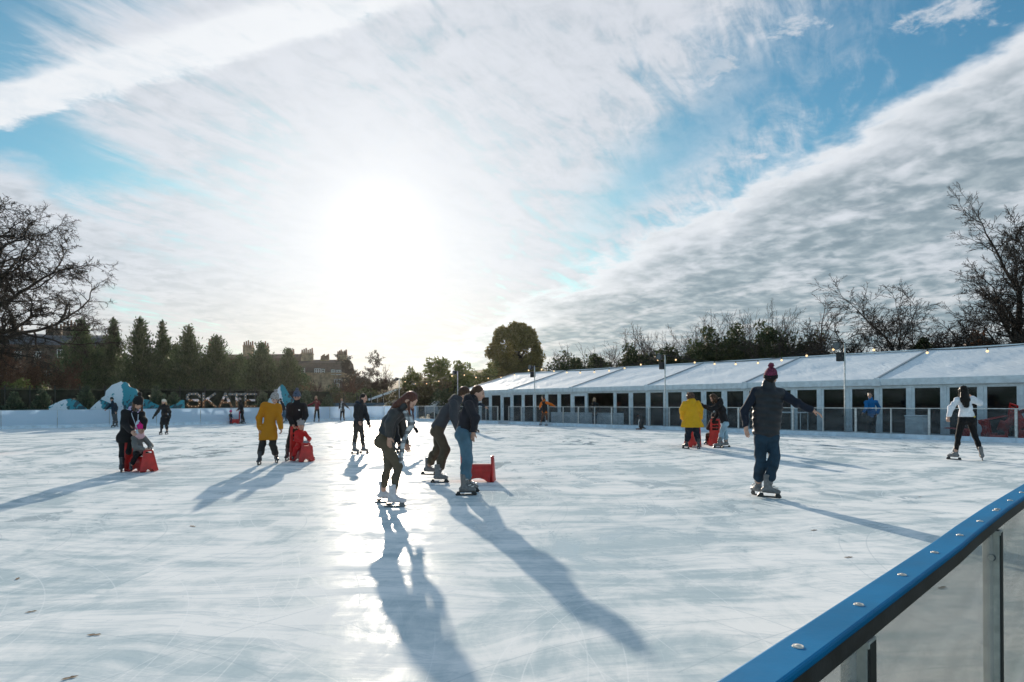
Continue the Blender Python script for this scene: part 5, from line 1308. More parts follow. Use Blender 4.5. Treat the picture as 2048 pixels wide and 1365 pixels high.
def zz(pts, ox=180, oy=740, s=.1612): return [(ox+a*s, oy+b_*s) for a, b_ in pts]
big_m = zz([(165,600),(165,385),(185,345),(218,322),(228,262),(262,225),(292,188),(340,168),(396,140),(402,156),(440,152),(468,172),(488,210),(520,228),(556,238),(585,300),(620,350),(648,420),(655,600)])
cutout('tallest painted mountain cut-out, white left face and teal right face, behind the boards', 246, big_m, 1.6, 836, 0, 1.3, .02)
cutout('low broad painted mountain cut-out at the far left of the boards, white and teal', 137, [(104,836),(104,813),(116,806),(128,800),(140,798),(152,802),(160,811),(168,818),(172,836)], 1.2, 836, 0, 5.1)
cutout('small pointed white painted mountain cut-out in front of the tallest one, by the leaning man', 203, [(180,836),(184,817),(194,806),(202,799),(210,803),(219,808),(230,817),(240,836)], .9, 836, 2, 8.6)
cutout('dark teal painted hill cut-out right of the woman with the lanyard', 306, [(280,836),(282,800),(290,799),(298,800),(306,806),(316,811),(322,818),(324,836)], 1.3, 836, -14, 3.3)
cutout('small teal painted hill cut-out left of the marquee letters', 354, [(338,836),(340,814),(348,810),(356,806),(362,800),(367,801),(368,836)], 1.0, 836, -16, 6.3)
cutout('pale blue painted peak cut-out behind the man in black fleece', 568, [(545,834),(549,798),(554,782),(560,773),(565,769),(570,774),(576,786),(583,797),(589,794),(596,803),(600,834)], 1.2, 834, 4, 2.2, .2)
# marquee letters with bulbs
LET_T = M('letter_steel', (.11, .135, .155), .5, .2, 5, .5, .2); LET_B = M('letter_wood', (.17, .075, .035), .6, .3, 6); SNOWP = M('letter_snow', (.60, .57, .62), .6, .05)
strokes = {'S': [(-.38,.20),(-.38,.12),(-.24,0),(.24,0),(.38,.12),(.38,.36),(.24,.50),(-.24,.50),(-.38,.64),(-.38,.88),(-.24,1),(.24,1),(.38,.88),(.38,.82)],
           'K': [[(-.36,0),(-.36,1)], [(.36,1),(-.28,.47)], [(-.12,.58),(.38,0)]],
           'A': [[(-.40,0),(0,1)], [(.40,0),(0,1)], [(-.25,.33),(.25,.33)]],
           'T': [[(0,0),(0,1)], [(-.44,.97),(.44,.97)]],
           'E': [[(-.34,0),(-.34,1)], [(-.34,.98),(.36,.98)], [(-.34,.5),(.22,.5)], [(-.34,.02),(.36,.02)]]}
lw = {'S': .80, 'K': .72, 'A': .72, 'T': .78, 'E': .74}
for ch, pxc in (('S', 387), ('K', 418), ('A', 451), ('T', 473), ('E', 501)):
    p, d, n = boff(pxc, 1.5); s = p.y/F; hgt = 31*s; z0 = H - (816.5 - (CY - ROLL*(pxc-CX)))*s; wd = hgt*.92
    o = Vector((p.x, p.y, z0))
    r_ = empty('marquee_letter', o, 'big marquee letter %s with glowing bulbs, snow-capped brown lower half, above the boards' % ch, 'letter', 'light-up letters spelling SKATE', rz=math.atan2(d.y, d.x)*.7)
    st = strokes[ch]
    if ch == 'S': st = [list(q) for q in zip(st[:-1], st[1:])]
    S_ = Solid(0)
    for a, b_ in st:
        a3, b3 = np.array([a[0]*wd, 0, a[1]*(hgt-.20)+.10]), np.array([b_[0]*wd, 0, b_[1]*(hgt-.20)+.10]); dd = b3-a3; ln = np.linalg.norm(dd); dd = dd/ln; q = np.cross(dd, [0, 1, 0])
        S_.box((a3+b3)/2, dd*(ln/2+.085), np.array([0, .07, 0]), q*.072, .006)
    def pnt(c, hgt=hgt): 
        zc = c[:,2] + .10*np.sin(c[:,0]*9) ; return np.where(zc < hgt*.48, 1, np.where((zc < hgt*.66) & (c[:,0] > -.2), 2, 0))
    solid_obj('letter_face', S_, .022, [LET_T, LET_B, SNOWP], r_, smooth=False, paint=pnt)
    for a, b_ in st:
        nn = max(1, int(round(math.hypot((b_[0]-a[0])*wd, (b_[1]-a[1])*hgt)/.27)))
        for i in range(nn):
            q = (i+.5)/nn; mb = MB(); mb.sphere(((a[0]+(b_[0]-a[0])*q)*wd, -.088, (a[1]+(b_[1]-a[1])*q)*(hgt-.20)+.10), .017, 8, 5); mb.build('bulb', WARM, r_)
p0, d0, _ = boff(372, 1.5); p1, _, _ = boff(516, 1.5)
pl = empty('letter_plinth', (p0+p1)/2 + Vector((0, 0, GROUND)), 'dark plinth carrying the marquee letters behind the boards', 'plinth')
rect(p0, p1, 0, .5, GROUND, 1.0).build('plinth_box', SCREEN, pl, pl.location)
# ------------------------------------------------------------------ leaves and twigs
def leafmat(name, col, col2, trans=.35, rough=.55):
    m, nt, b = newmat(name); g = nt.nodes.new('ShaderNodeNewGeometry'); rnd = E(nt, g.outputs['Random Per Island'])
    n = noise(nt, objvec(nt), .8, 3)
    c = mixc(nt, (rnd*.7 + n*.5 - .1).ss(.1, .9), col, col2)
    nt.links.new(c, b.inputs['Base Color']); b.inputs['Roughness'].default_value = rough; b.inputs['Specular IOR Level'].default_value = .35
    t = nt.nodes.new('ShaderNodeBsdfTranslucent'); nt.links.new(c, t.inputs[0]); mx = nt.nodes.new('ShaderNodeMixShader'); mx.inputs[0].default_value = trans
    nt.links.new(b.outputs[0], mx.inputs[1]); nt.links.new(t.outputs[0], mx.inputs[2]); nt.links.new(mx.outputs[0], nt.nodes['Material Output'].inputs[0])
    return m
CONIF = leafmat('conifer_needles', (.042, .068, .032), (.095, .135, .060), .38); HOLM = leafmat('evergreen_oak_leaf', (.13, .12, .036), (.24, .205, .065), .5); BUSHL = leafmat('laurel_leaf', (.075, .10, .032), (.17, .19, .06), .45)
IVY = leafmat('ivy_leaf', (.030, .045, .020), (.075, .095, .035), .3); FIRL = leafmat('fir_needles', (.035, .060, .038), (.095, .13, .075), .25); HEDGE = leafmat('bronze_hedge_leaf', (.075, .060, .032), (.14, .12, .05), .35); BROWNL = leafmat('dry_brown_leaf', (.10, .05, .028), (.17, .085, .05), .3)
BARK = M('bark', (.060, .048, .040), .9, .4, 6, .2, 0, .8, 25); BARKR = M('red_brown_bark', (.105, .058, .045), .9, .3, 6, .2, 0, .6, 25); TWIG = M('twig_bark', (.070, .052, .046), .85, .3, 6)
rng = np.random.default_rng(11)
def quads(c, a, b_):
    V = np.stack([c-a-b_, c+a-b_, c+a+b_, c-a+b_], axis=1).reshape(-1, 3); Q = np.arange(len(V)).reshape(-1, 4); return V, Q
def rnd_dirs(n):
    v = rng.normal(size=(n, 3)); return v/np.linalg.norm(v, axis=1)[:, None]
def leaf_quads(c, size, elong=1.5, dirs=None, jit=.6):
    n = len(c); a = rnd_dirs(n) if dirs is None else dirs + rnd_dirs(n)*jit
    a /= np.linalg.norm(a, axis=1)[:, None]; r_ = rnd_dirs(n); b_ = np.cross(a, r_); b_ /= np.maximum(np.linalg.norm(b_, axis=1), 1e-6)[:, None]
    s = size*(.6+.8*rng.random(n))[:, None]
    # a leaf is a pointed diamond
    V = np.stack([c-a*s*elong, c+b_*s*.6, c+a*s*elong, c-b_*s*.6], axis=1).reshape(-1, 3); return V, np.arange(len(V)).reshape(-1, 4)
def conifer_cloud(hh, rad, n_whorl=46, base=.03, pw=.75, spread=1.0):
    C_ = []; D_ = []
    for i in range(n_whorl):
        t = base + (1-base)*(i/n_whorl)**.92
        nb_ = int(5 + 9*(1-t))
        for j in range(nb_):
            az = rng.random()*2*PI; ln = rad*((1-t)**pw)*(.45+.75*rng.random()**1.3) + .05
            m = max(6, int(26*ln/rad*spread)+6)
            u_ = np.sqrt(rng.random(m)); rise = .10 + .30*t
            rr = u_*ln; x_ = np.cos(az)*rr; y_ = np.sin(az)*rr; z_ = hh*t + rr*rise*.9 + u_*u_*ln*.28
            pos = np.stack([x_, y_, z_], 1) + rng.normal(size=(m, 3))*np.array([.10, .10, .08])*rad*.55
            C_.append(pos); D_.append(np.tile([np.cos(az)*.6, np.sin(az)*.6, .75], (m, 1)))
    # leader
    m = 40; zt = rng.random(m); wv = .035*rad*(1-zt); C_.append(np.stack([rng.normal(size=m)*wv, rng.normal(size=m)*wv, hh*(.90+.12*zt)], 1)); D_.append(np.tile([0, 0, 1.], (m, 1)))
    return np.concatenate(C_), np.concatenate(D_)
def trunk_mb(hh, r0, lean=(0, 0)):
    mb = MB(); pts = [Vector((lean[0]*t*t, lean[1]*t*t, hh*t)) for t in np.linspace(0, 1, 7)]; mb.tube(pts, [r0*(1-.92*t) + .01 for t in np.linspace(0, 1, 7)], 8); return mb
def conifer(name, label, cat, group, loc, hh, rad, mat, leaf, n_whorl=46, base=.03, pw=.75, spread=1.0, rz=0):
    r_ = empty(name, loc, label, cat, group, rz)
    trunk_mb(hh*.97, hh*.016+.01).build('trunk', BARK, r_)
    c, d = conifer_cloud(hh, rad, n_whorl, base, pw, spread); V, Q = leaf_quads(c, leaf, 1.7, d, .55); quad_mesh('crown', V, Q, mat, r_)
    return r_
def blob_cloud(ell, n_clump, n_leaf, cr=.28, shell=.55, zmin=-1, seed=0, flat=1.0):
    """clumps spread through an ellipsoid (centre, radii); leaves on the clumps' outsides"""
    c0, rr = np.array(ell[0]), np.array(ell[1]); d = rnd_dirs(n_clump); u_ = (shell + (1-shell)*rng.random(n_clump))[:, None]
    d[:, 2] = np.where(d[:, 2] < zmin, -d[:, 2], d[:, 2])
    cc = c0 + d*rr*u_*(1-cr*.6); out = []
    for c in cc:
        k_ = int(n_leaf*(.6+.8*rng.random())); e = rnd_dirs(k_)*(rng.random(k_)**.4)[:, None]*cr*rr.mean()*(.7+.6*rng.random())*np.array([1, 1, flat]); out.append(c+e)
    return np.concatenate(out)
def grow(mb, p, d, ln, r_, lvl, P_, rs):
    """one limb, then its side limbs"""
    n = P_['seg'][lvl]; pts = [Vector(p)]; rads = [r_]; d = Vector(d).normalized(); st = ln/n; dirs = [d.copy()]
    for i in range(n):
        w_ = P_['wob'][lvl]; d = d + Vector((rs.gauss(0, w_), rs.gauss(0, w_), rs.gauss(0, w_) + P_['up'][lvl])); d.normalize()
        pts.append(pts[-1] + d*st); dirs.append(d.copy()); rads.append(max(P_['rmin'], r_*(1-(1-P_['taper'])*(i+1)/n)))
    mb.tube(pts, rads, P_['sides'][lvl], cap=False)
    if lvl+1 >= P_['lv']: return
    k_ = P_['kids'][lvl]; k_ = max(1, int(k_*(.75+.5*rs.random())))
    for j in range(k_):
        t = P_['from'][lvl] + (1-P_['from'][lvl])*(j+rs.random())/k_; t = min(t, .999); i = int(t*n); f_ = t*n-i
        q = pts[i].lerp(pts[i+1], f_); dd = dirs[i+1]; rr = rads[i]*(1-f_)+rads[i+1]*f_
        ax = dd.cross(Vector((rs.gauss(0,1), rs.gauss(0,1), rs.gauss(0,1)))).normalized(); a = R(P_['ang'][lvl]*(.7+.6*rs.random()))
        nd = (Matrix.Rotation(a, 3, ax) @ dd); nd.z += P_['lift'][lvl]
        grow(mb, q, nd, ln*P_['len'][lvl]*(.55+.7*rs.random())*(1-.45*t*P_.get('apex', 1)), max(P_['rmin'], rr*P_['rk']), lvl+1, P_, rs)
    # the limb's own end carries on as a fork
    if P_.get('fork', True):
        for _ in range(2):
            nd = dirs[-1] + Vector((rs.gauss(0,.45), rs.gauss(0,.45), rs.gauss(0,.3))); grow(mb, pts[-1], nd, ln*P_['len'][lvl]*.8, max(P_['rmin'], rads[-1]*.85), lvl+1, P_, rs)
PLANE = dict(wide=1.22, lv=6, seg=[6,9,7,5,4,3], wob=[.05,.20,.24,.28,.30,.3], up=[.02,.02,.01,-.01,-.03,-.03], rmin=.013, taper=.42, sides=[9,7,5,4,3,3], kids=[9,9,8,7,7,0], ang=[58,50,52,50,48,45], lift=[.1,.06,-.02,-.05,-.06,0], **{'from': [.30,.2,.15,.15,.15,0], 'len': [.95,.60,.54,.52,.55,0]}, rk=.62)
SPRAY = dict(wide=1.3, lv=5, seg=[6,7,6,5,3], wob=[.05,.07,.10,.12,.14], up=[.02,.04,.01,.0,.0], rmin=.008, taper=.30, sides=[7,5,4,3,3], kids=[11,10,8,5,0], ang=[46,50,48,40,35], lift=[.05,.02,.05,.05,.05], **{'from': [.25,.2,.15,.2,0], 'len': [.70,.55,.46,.46,0]}, rk=.52)
FINE = dict(lv=4, seg=[6,6,5,4], wob=[.06,.09,.12,.14], up=[.03,.05,.05,.03], rmin=.008, taper=.35, sides=[6,4,3,3], kids=[10,8,6,0], ang=[38,38,36,34], lift=[.1,.1,.1,.1], **{'from': [.25,.2,.2,0], 'len': [.55,.5,.48,0]}, rk=.5)
def bare_tree(name, label, loc, hh, r0, P_, seed, lean=(0,0,1), bark=BARK, group='bare winter trees', cat='bare tree', stems=1, extra=None):
    rs = random.Random(seed); r_ = empty(name, loc, label, cat, group)
    mb = MB()
    for i in range(stems):
        d = Vector(lean) + Vector((rs.gauss(0, .25), rs.gauss(0, .25), 0))*(stems > 1); grow(mb, (rs.gauss(0, .2)*(stems > 1), rs.gauss(0, .2)*(stems > 1), -.05), d, hh*(.5+.1*rs.random()*(stems > 1)), r0, 0, P_, rs)
    zm = max(q[2] for q in mb.v); sc_ = hh/zm; wd_ = (.35+.65*sc_)*P_.get('wide', 1.0); mb.v = [(a*wd_, b_*wd_, c*sc_) for a, b_, c in mb.v]
    mb.build('trunk_and_limbs', bark, r_)
    return r_
def at(px, Y, z=GROUND): k, m = ray(px, CY); return Vector((k*Y, Y, z))
def ztop(px, py, Y): return P(px, py, Y).z - GROUND
# conifers in a row
cons = [(164,640,92,50,'broad dark conifer at the left end of the conifer row, nearest the old terrace'), (228,639,96,32,'narrow pointed conifer second from the left of the conifer row'), (281,637,92,44,'tall full conifer above the tallest painted mountain'), (326,644,97,28,'slim conifer with a nodding tip, fourth in the conifer row'), (378,654,93,44,'bushy twin-tipped conifer left of the letter S'), (434,674,96,50,'rounded conifer standing above the letters K and A'), (482,712,100,34,'low dark conifer between the rounded conifer and the chimneys'), (523,688,92,42,'dense domed conifer above the letter E'), (577,700,94,36,'last conifer at the right end of the row, beside the stone house'), (202,690,99,40,'shadowed conifer filling the gap behind the narrow pointed one'), (352,690,100,40,'shadowed conifer filling the gap left of the twin-tipped one')]
for i, (px, py, Y, hw, lab) in enumerate(cons):
    hh = ztop(px, py, Y); rad = hw*Y/F
    conifer('conifer', lab, 'conifer', 'row of dark conifers behind the fence', at(px, Y), hh, rad*1.62, CONIF, .115, 66, .0, 1.0, 2.8)
# small cut firs along the boards
firs = [(172, 1.9, 774, 'small spiky fir between the low painted mountain and the tallest one'), (84, 2.2, 782, 'small fir left of the low painted mountain'), (28, 2.4, 786, 'small fir at the far left behind the boards'), (314, 2.4, 774, 'small fir behind the dark teal painted hill'), (347, 2.1, 786, 'low fir between the two teal painted hills'), (526, 1.8, 785, 'small fir right of the letter E'), (656, 1.6, 791, 'small dark fir right of the woman in maroon'), (612, 2.2, 782, 'small fir behind the man in black fleece and the woman in maroon')]
for px, back, py, lab in firs:
    p, d, n = boff(px, back, GROUND); hh = ztop(px, py, p.y); conifer('small_fir', lab, 'fir', 'small firs along the boards', p, hh, hh*.36, FIRL, .055, 26, .15, .8, 1.6)
# big plane tree at the left
bare_tree('plane_tree', 'huge gnarled bare tree spreading in from the left edge above the terrace', at(-95, 58), 21.5, .62, PLANE, 5, (.10, 0, 1), M('dark_plane_bark', (.035, .027, .022), .9, .4, 5), None)
# bare trees on the right, behind the marquee
def bt(px, n, pyt, r0, P_, seed, lab, lean=(0,0,1), bark=BARK, stems=1, name='bare_tree'):
    p = TX(px, n, GROUND); return bare_tree(name, lab, p, ztop(px, pyt, p.y)*1.0, r0, P_, seed, lean, bark, 'bare winter trees', 'bare tree', stems)
bt(2035, 45, 372, .30, dict(SPRAY, kids=[13,12,9,6,0], wide=1.1), 21, 'tallest bare tree, dense and dark, at the right edge over the marquee', (-.06, 0, 1))
bt(2075, 44, 420, .26, dict(SPRAY, kids=[13,12,9,6,0], wide=1.1), 27, 'thick bare tree cut by the right edge beside the tallest one')
bt(1885, 46, 520, .17, SPRAY, 8, 'bare tree with long thin arching branches left of the tallest one', stems=2)
bt(1970, 47, 600, .16, SPRAY, 9, 'low tangled bare tree between the arching one and the tallest one', stems=2)
bt(1775, 47, 618, .13, SPRAY, 10, 'spreading bare bush-like tree right of the lamp pole', (-.5, 0, .8), stems=2)
bt(1705, 46, 650, .11, SPRAY, 18, 'small leaning bare tree behind the lamp pole beside the waistcoat man', (-.4, 0, .8), stems=2)
bt(1650, 47, 588, .15, FINE, 12, 'upright reddish-barked bare tree right of the ivy thicket', (.05, 0, 1), BARKR)
bt(1545, 52, 596, .12, FINE, 13, 'pale thin bare tree rising behind the ivy thicket', stems=3)
bt(1268, 48, 648, .12, FINE, 14, 'bare tree with upright twigs over the penguin', stems=4)
bt(1352, 49, 664, .11, FINE, 15, 'lower bare tree behind the second lamp pole', stems=4)
bt(1440, 50, 640, .10, FINE, 16, 'bare twigs arching at the left end of the ivy thicket', (-.3, 0, 1), stems=3)
for px, Y, pyt, seed, P_, lab, st in [(722, 84, 698, 31, PLANE, 'rounded bare tree right of the stone house', 1), (768, 88, 728, 32, FINE, 'small pale bare tree between the stone house tree and the leafy bushes', 3), (698, 76, 742, 33, FINE, 'low bare shrub in front of the stone house', 4), (640, 70, 755, 34, FINE, 'bare bush under the stone house windows', 4)]:
    bare_tree('bare_tree', lab, at(px, Y), ztop(px, pyt, Y)*1.0, .16, P_, seed, bark=BARKR if st > 1 else BARK, stems=st, group='bare winter trees')
for px, Y, pyt, seed, lab in [(20, 66, 672, 41, 'large brown leafless shrub in front of the old terrace at the left edge'), (72, 68, 690, 42, 'brown leafless shrub before the terrace chimneys'), (118, 67, 705, 43, 'brown leafless shrub at the foot of the first conifer'), (-20, 62, 690, 44, 'brown leafless shrub half outside the left edge')]:
    r_ = bare_tree('bare_shrub', lab, at(px, Y), ztop(px, pyt, Y), .07, FINE, seed, bark=BARKR, stems=6, group='bare brown shrubs', cat='shrub')
    hh = ztop(px, pyt, Y); c = blob_cloud(((0,0,hh*.5), (2.6,2.2,hh*.45)), 60, 40, .35, .2); V, Q = leaf_quads(c, .055, 1.6); quad_mesh('dead_leaves', V, Q, BROWNL, r_)
def bush(name, label, cat, group, loc, hh, rx, ry, mat, leaf, ncl, nl, stems=5, cr=.30, shell=.35, twigs=None, lobes=1, seed=1):
    r_ = empty(name, loc, label, cat, group); rs = random.Random(seed)
    mb = MB()
    for i in range(stems):
        a = rs.random()*6.28; q = Vector((math.cos(a)*rx*.5*rs.random(), math.sin(a)*ry*.5*rs.random(), hh*(.5+.35*rs.random()))); mb.tube([(q.x*.2, q.y*.2, -.05), (q.x*.5, q.y*.5, q.z*.5), q], [.09*hh/6+.02, .06*hh/6+.01, .012], 6)
    mb.build('stems', BARK, r_)
    cl = []
    for i in range(lobes):
        f_ = 0 if lobes == 1 else (i/(lobes-1)-.5)*1.5; hl = hh*(.78+.22*rs.random()) if i or lobes == 1 else hh
        cl.append(blob_cloud(((rx*f_*.75, rs.gauss(0, .2)*ry, hl*.50), (rx*(1 if lobes == 1 else .75), ry, hl*.52)), max(6, ncl//lobes), nl, cr, shell))
    c = np.concatenate(cl); c = c[c[:, 2] > .05]; V, Q = leaf_quads(c, leaf, 1.5); quad_mesh('foliage', V, Q, mat, r_)
    return r_
# the big round evergreen and the leafy bushes left of the marquee
Y = 76; hh = ztop(1030, 641, Y); r_ = empty('evergreen_oak', at(1030, Y), 'big round-crowned evergreen tree rising behind the far end of the marquee', 'tree')
rs = random.Random(4); mb = MB(); OAKP = dict(PLANE, lv=4, kids=[8,6,5,0,0,0], ang=[40,42,45,45], rmin=.03); grow(mb, (0, 0, -.05), (0, 0, 1), hh*.36, .34, 0, OAKP, rs); mb.build('trunk', BARK, r_)
rx = 58*Y/F
c = np.concatenate([blob_cloud(((0, 0, hh*.60), (rx, rx*.9, hh*.39)), 230, 110, .13, .80, -.6), blob_cloud(((0, 0, hh*.48), (rx*.75, rx*.7, hh*.36)), 110, 80, .2, .3), blob_cloud(((0, 0, hh*.36), (rx*1.22, rx, hh*.27)), 120, 90, .15, .72, -.6)])
V, Q = leaf_quads(c, .10, 1.5); quad_mesh('crown', V, Q, HOLM, r_)
bl = [(902, 62, 698, 46, BUSHL, 'bright leafy evergreen bush behind the thin lamp pole', 3, .12), (955, 68, 712, 42, BUSHL, 'dark leafy bush joining the big round evergreen', 2, .10), (868, 60, 742, 40, HEDGE, 'bronze-green hedge bush above the glass corner', 2, .09), (822, 66, 716, 24, BUSHL, 'slim leafy sapling left of the bright bush', 1, .09), (835, 62, 770, 50, HEDGE, 'low bronze hedge behind the rink corner', 3, .08), (775, 72, 778, 36, HEDGE, 'low sunlit hedge under the pale bare tree', 2, .08), (925, 58, 770, 55, IVY, 'dark low shrubbery behind the white van', 3, .09), (1085, 66, 745, 30, HOLM, 'low evergreen shrub right of the round evergreen', 2, .09), (700, 70, 772, 50, IVY, 'ivy-clad shrubs under the rounded bare tree', 3, .09), (640, 68, 772, 46, HEDGE, 'scrubby undergrowth below the stone house', 3, .08), (60, 58, 752, 44, BUSHL, 'yellow-green shrub in front of the brown ones at the left', 2, .085), (15, 56, 765, 40, IVY, 'dark ivy shrub behind the boards at the left edge', 2, .085), (110, 60, 768, 36, IVY, 'dark shrub between the yellow-green shrub and the first conifer', 2, .085)]
for i, (px, Y, py, hw, mat, lab, lobes, lf_) in enumerate(bl):
    hh = ztop(px, py, Y); rx = hw*Y/F; bush('leafy_bush', lab, 'bush', 'leafy bushes round the rink', at(px, Y), hh, rx, rx*.8, mat, lf_, 70, 75, lobes=lobes, seed=i)
# ivy thickets behind the marquee
iv = [(1160, 45, 704, 55, 'low ivy thicket left of the upright bare twigs'), (1222, 45, 712, 40, 'small ivy thicket left of the penguin pole'), (1285, 46, 690, 44, 'ivy-wrapped thicket under the upright bare twigs'), (1362, 46, 686, 44, 'ivy-wrapped thicket behind the second lamp pole'), (1438, 46, 652, 50, 'tall ivy thicket left of the burgundy hat'), (1502, 47, 650, 55, 'tall dense ivy thicket directly above the waistcoat man'), (1578, 46, 664, 55, 'rounded dark ivy thicket right of the burgundy hat'), (1630, 47, 690, 34, 'dark ivy at the foot of the reddish bare tree'), (1850, 46, 678, 26, 'ivy clump at the foot of the arching bare tree'), (2000, 46, 668, 60, 'brown-leaved thicket under the tallest bare tree')]
for i, (px, n, py, hw, lab) in enumerate(iv):
    p = TX(px, n, GROUND); hh = ztop(px, py, p.y)*1.08; rx = hw*p.y/F
    r_ = bush('ivy_thicket', lab, 'thicket', 'ivy thickets behind the marquee', p, hh, rx, rx*.8, IVY if i < 9 else BROWNL, .10, 150, 105, lobes=3 if hw > 40 else 2, seed=20+i, shell=.3)
    mb = MB(); rs = random.Random(60+i)
    for q in range(9): a = rs.uniform(-1, 1); grow(mb, (a*rx*.8, rs.uniform(-.6, .6), hh*.45), (rs.gauss(a*.5, .3), rs.gauss(0, .3), 1), hh*.42, .035, 1, FINE, rs)
    mb.build('bare_twigs', TWIG, r_)
# ------------------------------------------------------------------ houses, van, ramp, far hill
STONE = M('bath_stone', (.40, .29, .19), .9, .3, 1.2, .2, 0, .4, 14); STONED = M('sooty_stone', (.16, .118, .092), .9, .35, 1.2, .2, 0, .4, 14); SLATE = M('brown_slate', (.095, .070, .055), .8, .3, 3, .3, 0, .4, 20, stretch=(1,1,3)); SLATEB = M('blue_slate', (.085, .095, .11), .7, .3, 3); POT = M('chimney_pot', (.20, .115, .075), .8, .3, 6); WFRAME = M('white_sash', (.72, .72, .70), .5, .1); HGLASS = M('sash_glass', (.05, .06, .07), .08, .1, 1, .5)
def house(label, pxl, pxr, Y, py_ridge, py_eave, wall, roofm, stacks, wins, dormers, depth=9, skew=0.0):
    kl, _ = ray(pxl, 760); kr, _ = ray(pxr, 760); a = Vector((kl*(Y-skew), Y-skew, GROUND)); b_ = Vector((kr*(Y+skew), Y+skew, GROUND)); d = (b_-a); W_ = d.length; d.normalize(); n = Vector((-d.y, d.x, 0)); pm = (pxl+pxr)/2
    ze, zr = P(pm, py_eave, Y).z, P(pm, py_ridge, Y).z; r_ = empty('terraced_house', (a+b_)/2, label, 'house', 'stone terrace houses'); L = r_.location
    mb = MB(); mb.prism([(0, 0), (W_, 0), (W_, ze-GROUND), (0, ze-GROUND)], a, d, (0,0,1), n*depth); mb.build('wall', wall, r_, L)
    mb = MB(); mb.obox(a + d*W_/2 + Vector((0,0,ze-GROUND+.15)) + n*.0, d*(W_/2+.2), n*.35, Vector((0,0,.15))); mb.build('cornice', wall, r_, L)
    hr = zr-ze-.3; mb = MB(); mb.prism([(0, 0), (1.6, hr*.72), (depth*.5, hr), (depth-1.6, hr*.72), (depth, 0)], a + Vector((0,0,ze-GROUND+.302)), n, (0,0,1), d*W_); rf = mb.build('roof', roofm, r_, L)
    s = Y/F
    def at_px(px, py, out): k, m = ray(px, py); t = (a.x - k*a.y)/(k*d.y - d.x) if abs(k*d.y-d.x) > 1e-6 else 0; p = a + d*t; return Vector((p.x, p.y, P(px, py, p.y).z)) - n*out
    for (x0, x1, y0, y1, np_) in stacks:
        c0 = at_px((x0+x1)/2, y1, -depth*.42); w2 = (x1-x0)*s/2*1.06; hh_ = (y1-y0)*s*1.06
        mb = MB(); mb.obox(c0 + Vector((0,0,hh_*.5-1.0)), d*w2*.93, n*.55, Vector((0,0,hh_*.5+1.0))); mb.obox(c0 + Vector((0,0,hh_-.001-.09)), d*w2, n*.62, Vector((0,0,.1))); st = mb.build('chimney', wall, rf, L)
        for i in range(np_): q = c0 + d*w2*(-.84 + 1.68*i/max(1, np_-1)) + Vector((0,0,hh_+.003)); hp = .75+.35*((i*7) % 3)/2; mb = MB(); mb.tube([q, q+Vector((0,0,hp*.9)), q+Vector((0,0,hp))], [.19, .14, .165], 8); mb.build('chimney_pot', POT, rf, L)
    def window(px0, px1, py0, py1, out, parent, panes=2):
        p0 = at_px(px0, py1, out); p1 = at_px(px1, py1, out); zt = at_px(px0, py0, out).z; w_ = (p1-p0).length; hh_ = zt-p0.z; mb = MB(); t = .10
        for i in range(panes+1): q = p0 + d*w_*i/panes; mb.obox(q + Vector((0,0,hh_/2)), d*t*.5, n*.05, Vector((0,0,hh_/2)))
        for i in range(3): q = p0 + d*w_*.5 + Vector((0,0,hh_*i/2)); mb.obox(q, d*(w_/2+t*.5), n*.045, Vector((0,0,t*.5)))
        wf = mb.build('window', WFRAME, parent, L); mb = MB(); mb.obox(p0 + d*w_/2 + Vector((0,0,hh_/2)) + n*.08, d*w_/2, n*.02, Vector((0,0,hh_/2))); mb.build('pane', HGLASS, wf, L)
    for (x0, x1, y0, y1, pn) in wins: window(x0, x1, y0, y1, .06, r_, pn)
    for (x0, x1, y0, y1, pn) in dormers:
        p0 = at_px(x0-1.5, y1, .1); p1 = at_px(x1+1.5, y1, .1); zt = at_px(x0, y0-1.5, .1).z; mb = MB(); mb.obox((p0+p1)/2 + Vector((0,0,(zt-p0.z)/2)) + n*1.3, (p1-p0)/2, n*1.25, Vector((0,0,(zt-p0.z)/2))); dm = mb.build('dormer', roofm, r_, L); window(x0, x1, y0, y1, .10, r_, pn)
house('stone terrace house with brown mansard roof, white dormers and tall chimneys, nearest the middle', 590, 688, 128, 717, 749, STONE, SLATE, [(591,614,706,724,6), (631,647,718,728,6), (665,684,710,738,6)], [(603,612,757,773,2), (669,684,759,775,3)], [(603,609.5,737,746,1), (630,641,738,747.5,3), (644,649,739,747.5,1), (663,669,740,749,2), (672.5,682,741,750,3)])
house('long middle terrace mostly hidden behind the conifers, its chimneys showing', 396, 588, 136, 706, 746, STONE, SLATE, [(473,492,690,714,5), (507,523,692,714,4), (560,576,706,722,5), (402,418,684,706,5)], [(455,464,752,768,2), (540,549,757,772,2)], [(500,507,728,738,2)])
house('dark old terrace with two big chimney blocks behind the bare shrubs at the left', -60, 210, 112, 664, 694, STONED, SLATEB, [(80,107,654,676,4), (115,143,650,676,5), (2,26,658,676,4), (196,208,676,690,3)], [(115,127,700,715,2), (68,82,704,716,3), (30,42,704,716,3), (88,104,742,754,3), (2,14,742,753,3), (115,127,738,752,2)], [], skew=3)
VANM = M('white_van_paint', (.62, .64, .66), .35, .08, 3, .5)
vp = at(893, 58.5); van = empty('parked_van', vp, 'white van parked behind the barrier corner, left of the stooping man', 'van', rz=R(8))
S_ = Solid(.05); S_.box((.2, 0, 1.05), (1.3, 0, 0), (0, .85, 0), (0, 0, .55), .1).box((-1.25, 0, .85), (.65, 0, 0), (0, .83, 0), (0, 0, .36), .12).cone((-1.1, -.5, 1.25), (-.9, -.5, 1.45), .25, .15).cone((-1.1, .5, 1.25), (-.9, .5, 1.45), .25, .15)
